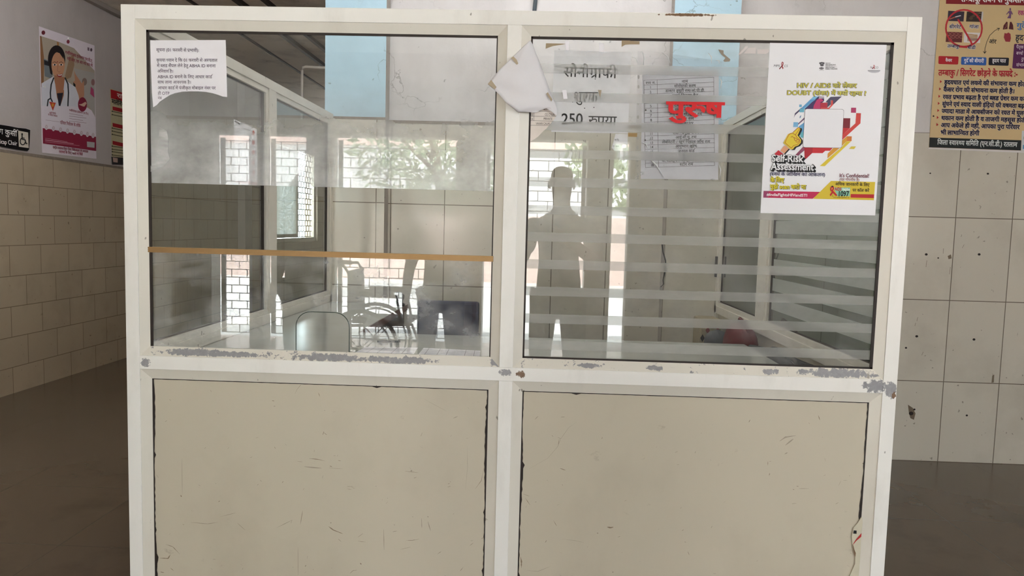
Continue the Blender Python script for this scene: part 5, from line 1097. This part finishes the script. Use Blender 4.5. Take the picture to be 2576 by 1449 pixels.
def figure(px_, py_, sc, lab, c_top, c_leg, hands=None, turn=0.0):
    """standing adult; hands = world points the hands hold, or None for arms hanging at the sides"""
    pr = thing('person', (px_, py_, 0), lab, 'person')
    M_SHIRT = flat(c_top, .8, noise=.15); M_TROU = flat(c_leg, .8, noise=.15); ct, st = math.cos(turn), math.sin(turn)
    def X(dx, dy, z): return (px_ + (dx * ct - dy * st) * sc, py_ + (dx * st + dy * ct) * sc, z * sc)
    R = lambda r: tuple(v * sc for v in r) if isinstance(r, tuple) else r * sc
    hips = X(0, 0, .86)
    def W(v): return Vector((v[0] * ct - v[1] * st, v[0] * st + v[1] * ct, v[2])) * sc
    H = hands or [X(-.26, .07, .70), X(.26, .07, .70)]
    down = hands is None
    def arm(s, hand):
        el = X(s * .235, .04, 1.03) if not down else X(s * .25, -.02, .98)
        return [(X(0, 0, 1.24), R((.13, .10))), (X(s * .165, 0, 1.27), R(.058)), (el, R(.044)), (hand, R(.030))]
    def fingers(hand, s):
        h = Vector(hand); out = []
        for k in range(4):
            L = (.034, .040, .038, .030)[k]
            if down: b = h + W((0, .028 - k * .019, -.028)); m1 = b + W((-s * .004, .004, -L)); m2 = m1 + W((-s * .014, .004, -L * .6))
            else: b = h + W((-s * .012, .012, .028 - k * .019)); m1 = b + W((-s * .008, L * .8, .002)); m2 = b + W((-s * .030, L, 0))
            out.append([(hand, R(.030)), (tuple(b), R(.010)), (tuple(m1), R(.0085)), (tuple(m2), R(.0075))])
        if down: t0, t1, t2 = h + W((0, .026, .004)), h + W((-s * .006, .046, -.014)), h + W((-s * .010, .054, -.036))
        else: t0, t1, t2 = h + W((-s * .014, -.012, -.004)), h + W((-s * .036, -.006, .016)), h + W((-s * .050, .010, .026))
        out.append([(hand, R(.030)), (tuple(t0), R(.011)), (tuple(t1), R(.009)), (tuple(t2), R(.0078))]); return out
    chains = [[(hips, R((.135, .10))), (X(0, 0, 1.05), R((.12, .09))), (X(0, 0, 1.24), R((.13, .10))), (X(0, .005, 1.36), R(.052)), (X(0, .02, 1.42), R(.058)), (X(0, .03, 1.50), R((.072, .088))), (X(0, .025, 1.575), R((.066, .08)))], arm(-1, H[0]), arm(1, H[1])]
    for s in (-1, 1): chains.append([(hips, R((.135, .10))), (X(s * .09, 0, .80), R(.085)), (X(s * .105, .01, .46), R(.058)), (X(s * .11, -.02, .09), R(.038)), (X(s * .115, .06, .035), R((.036, .030))), (X(s * .12, .15, .022), R((.034, .020)))])
    body = skin('body', chains + fingers(H[0], -1) + fingers(H[1], 1), M_SKIN, pr)
    sl = lambda s: X(s * .225, .03, 1.07) if not down else X(s * .243, -.01, 1.03)
    skin('shirt', [[(X(0, 0, .78), R((.155, .118))), (X(0, 0, 1.05), R((.145, .112))), (X(0, 0, 1.24), R((.155, .118))), (X(0, .003, 1.315), R((.075, .07)))]] + [[(X(0, 0, 1.24), R((.155, .118))), (X(s * .17, 0, 1.27), R(.078)), (sl(s), R(.062))] for s in (-1, 1)], M_SHIRT, pr)
    skin('trousers', [[(X(0, 0, .84), R((.15, .115))), (X(s * .09, 0, .78), R(.102)), (X(s * .105, .01, .46), R(.074)), (X(s * .11, -.02, .10), R(.060))] for s in (-1, 1)], M_TROU, pr)
    skin('hair', [[(X(0, -.02, 1.47), R((.070, .06))), (X(0, .0, 1.56), R((.078, .085))), (X(0, .025, 1.605), R((.06, .07)))]], M_HAIR, pr)
    q = lambda a: tuple(v * sc for v in a)
    for s in (-1, 1):
        blob('eye', X(s * .030, .100, 1.515), q((.011, .008, .007)), flat((226, 222, 218), .3), body, 2, 10, 8, 1.0); blob('iris', X(s * .030, .1065, 1.515), q((.005, .003, .005)), flat((30, 22, 20), .2), body, 2, 8, 6, 1.0)
        blob('ear', X(s * .073, .02, 1.505), q((.012, .020, .030)), M_SKIN, body, 3, 10, 8, 1.0); blob('shoe', X(s * .118, .06, .036), q((.048, .13, .034)), M_BLK, pr, 6, 16, 10, .8)
    blob('nose', X(0, .118, 1.490), q((.013, .018, .024)), M_SKIN, body, 4, 10, 8, 1.0); blob('mouth', X(0, .108, 1.452), q((.024, .008, .007)), flat((120, 66, 60), .5), body, 5, 12, 8, 1.0)
    return pr
hL, hR = (EYE.x - .105, EYE.y - .10, EYE.z - .02), (EYE.x + .100, EYE.y - .10, EYE.z - .02)
figure(.10, -2.50, 1.0, 'person in dark grey shirt photographing the booth with a phone, mirrored in the right glass', (84, 86, 92), (50, 52, 58), [hL, hR])
ph = MB(); ph.box(EYE.x - .077, EYE.x + .073, EYE.y - .088, EYE.y - .080, EYE.z - .055, EYE.z + .02); tag(mk('phone', ph, M_BLK, bevel=.003), 'dark phone held sideways in both hands of the person', 'phone')
figure(-.70, -3.05, .93, 'person in dark blue shirt with arms down waiting behind the photographer', (52, 56, 76), (46, 44, 46))
figure(-1.64, -2.98, .98, 'person in brown shirt with arms down standing beside the wheelchair', (92, 74, 62), (54, 54, 60), None, .5)
# wheelchair seen as a mirror image in the lower glass
wx, wy = -1.22, -3.62
wc = thing('wheelchair', (wx, wy, 0), 'folding wheelchair with navy seat parked behind the photographer', 'wheelchair')
M_CHR = flat((150, 152, 156), .25, .9); M_TYRE = flat((40, 40, 42), .7)
for s in (-1, 1):
    y = wy + s * .27; ctr = Vector((wx - .12, y, .30))
    mb = MB(); mb.tube([ctr + Vector((.285 * math.cos(t_), 0, .285 * math.sin(t_))) for t_ in [k * 2 * math.pi / 32 for k in range(32)]], .015, 8, closed=True); wl = mk('wheel', mb, M_TYRE, wc, smooth=True)
    mb = MB(); mb.tube([ctr + Vector((.245 * math.cos(t_), s * .03, .245 * math.sin(t_))) for t_ in [k * 2 * math.pi / 32 for k in range(32)]], .008, 6, closed=True); mk('hand_rim', mb, M_CHR, wl, smooth=True)
    mb = MB(); mb.tube([ctr - Vector((0, .02, 0)), ctr + Vector((0, .02, 0))], .03, 12); mk('hub', mb, M_CHR, wl)
    for k in range(8): t_ = k * math.pi / 4; mb = MB(); mb.tube([ctr, ctr + Vector((.275 * math.cos(t_), 0, .275 * math.sin(t_)))], .004, 5); mk('spoke', mb, M_CHR, wl)
    c2 = Vector((wx + .34, y - s * .04, .09)); mb = MB(); mb.tube([c2 - Vector((0, .018, 0)), c2 + Vector((0, .018, 0))], .09, 18); mk('castor', mb, M_TYRE, wc)
    y2 = wy + s * .22; mb = MB(); mb.tube([(wx - .40, y2, .92), (wx - .26, y2, .92), (wx - .22, y2, .86), (wx - .20, y2, .30), (wx + .22, y2, .30), (wx + .34, y2, .20)], .012, 8); mb.tube([(wx - .20, y2, .47), (wx + .26, y2, .49), (wx + .40, y2, .14)], .012, 8); mb.tube([(wx - .20, y2, .70), (wx + .14, y2, .70), (wx + .18, y2, .48)], .012, 8); mk('side_frame', mb, M_CHR, wc, smooth=True)
    mb = MB(); mb.tube([(wx - .42, y2, .92), (wx - .31, y2, .92)], .018, 10); mk('handle_grip', mb, M_BLK, wc, smooth=True)
    mb = MB(); mb.box(wx - .16, wx + .12, y2 - .025, y2 + .025, .705, .735); mk('armrest', mb, M_BLK, wc, bevel=.006)
    mb = MB(); mb.box(wx + .36, wx + .52, y2 - .06 * (s > 0) - .04, y2 + .06 * (s < 0) + .04, .12, .132); mk('footplate', mb, M_CHR, wc)
mb = MB(); mb.box(wx - .20, wx + .24, wy - .21, wy + .21, .485, .515); mk('seat', mb, M_NAVY, wc, bevel=.01)
mb = MB(); mb.box(wx - .235, wx - .205, wy - .21, wy + .21, .53, .88); mk('backrest', mb, M_NAVY, wc, bevel=.01)
bpy.data.objects.remove(_to); bpy.data.curves.remove(_tc)
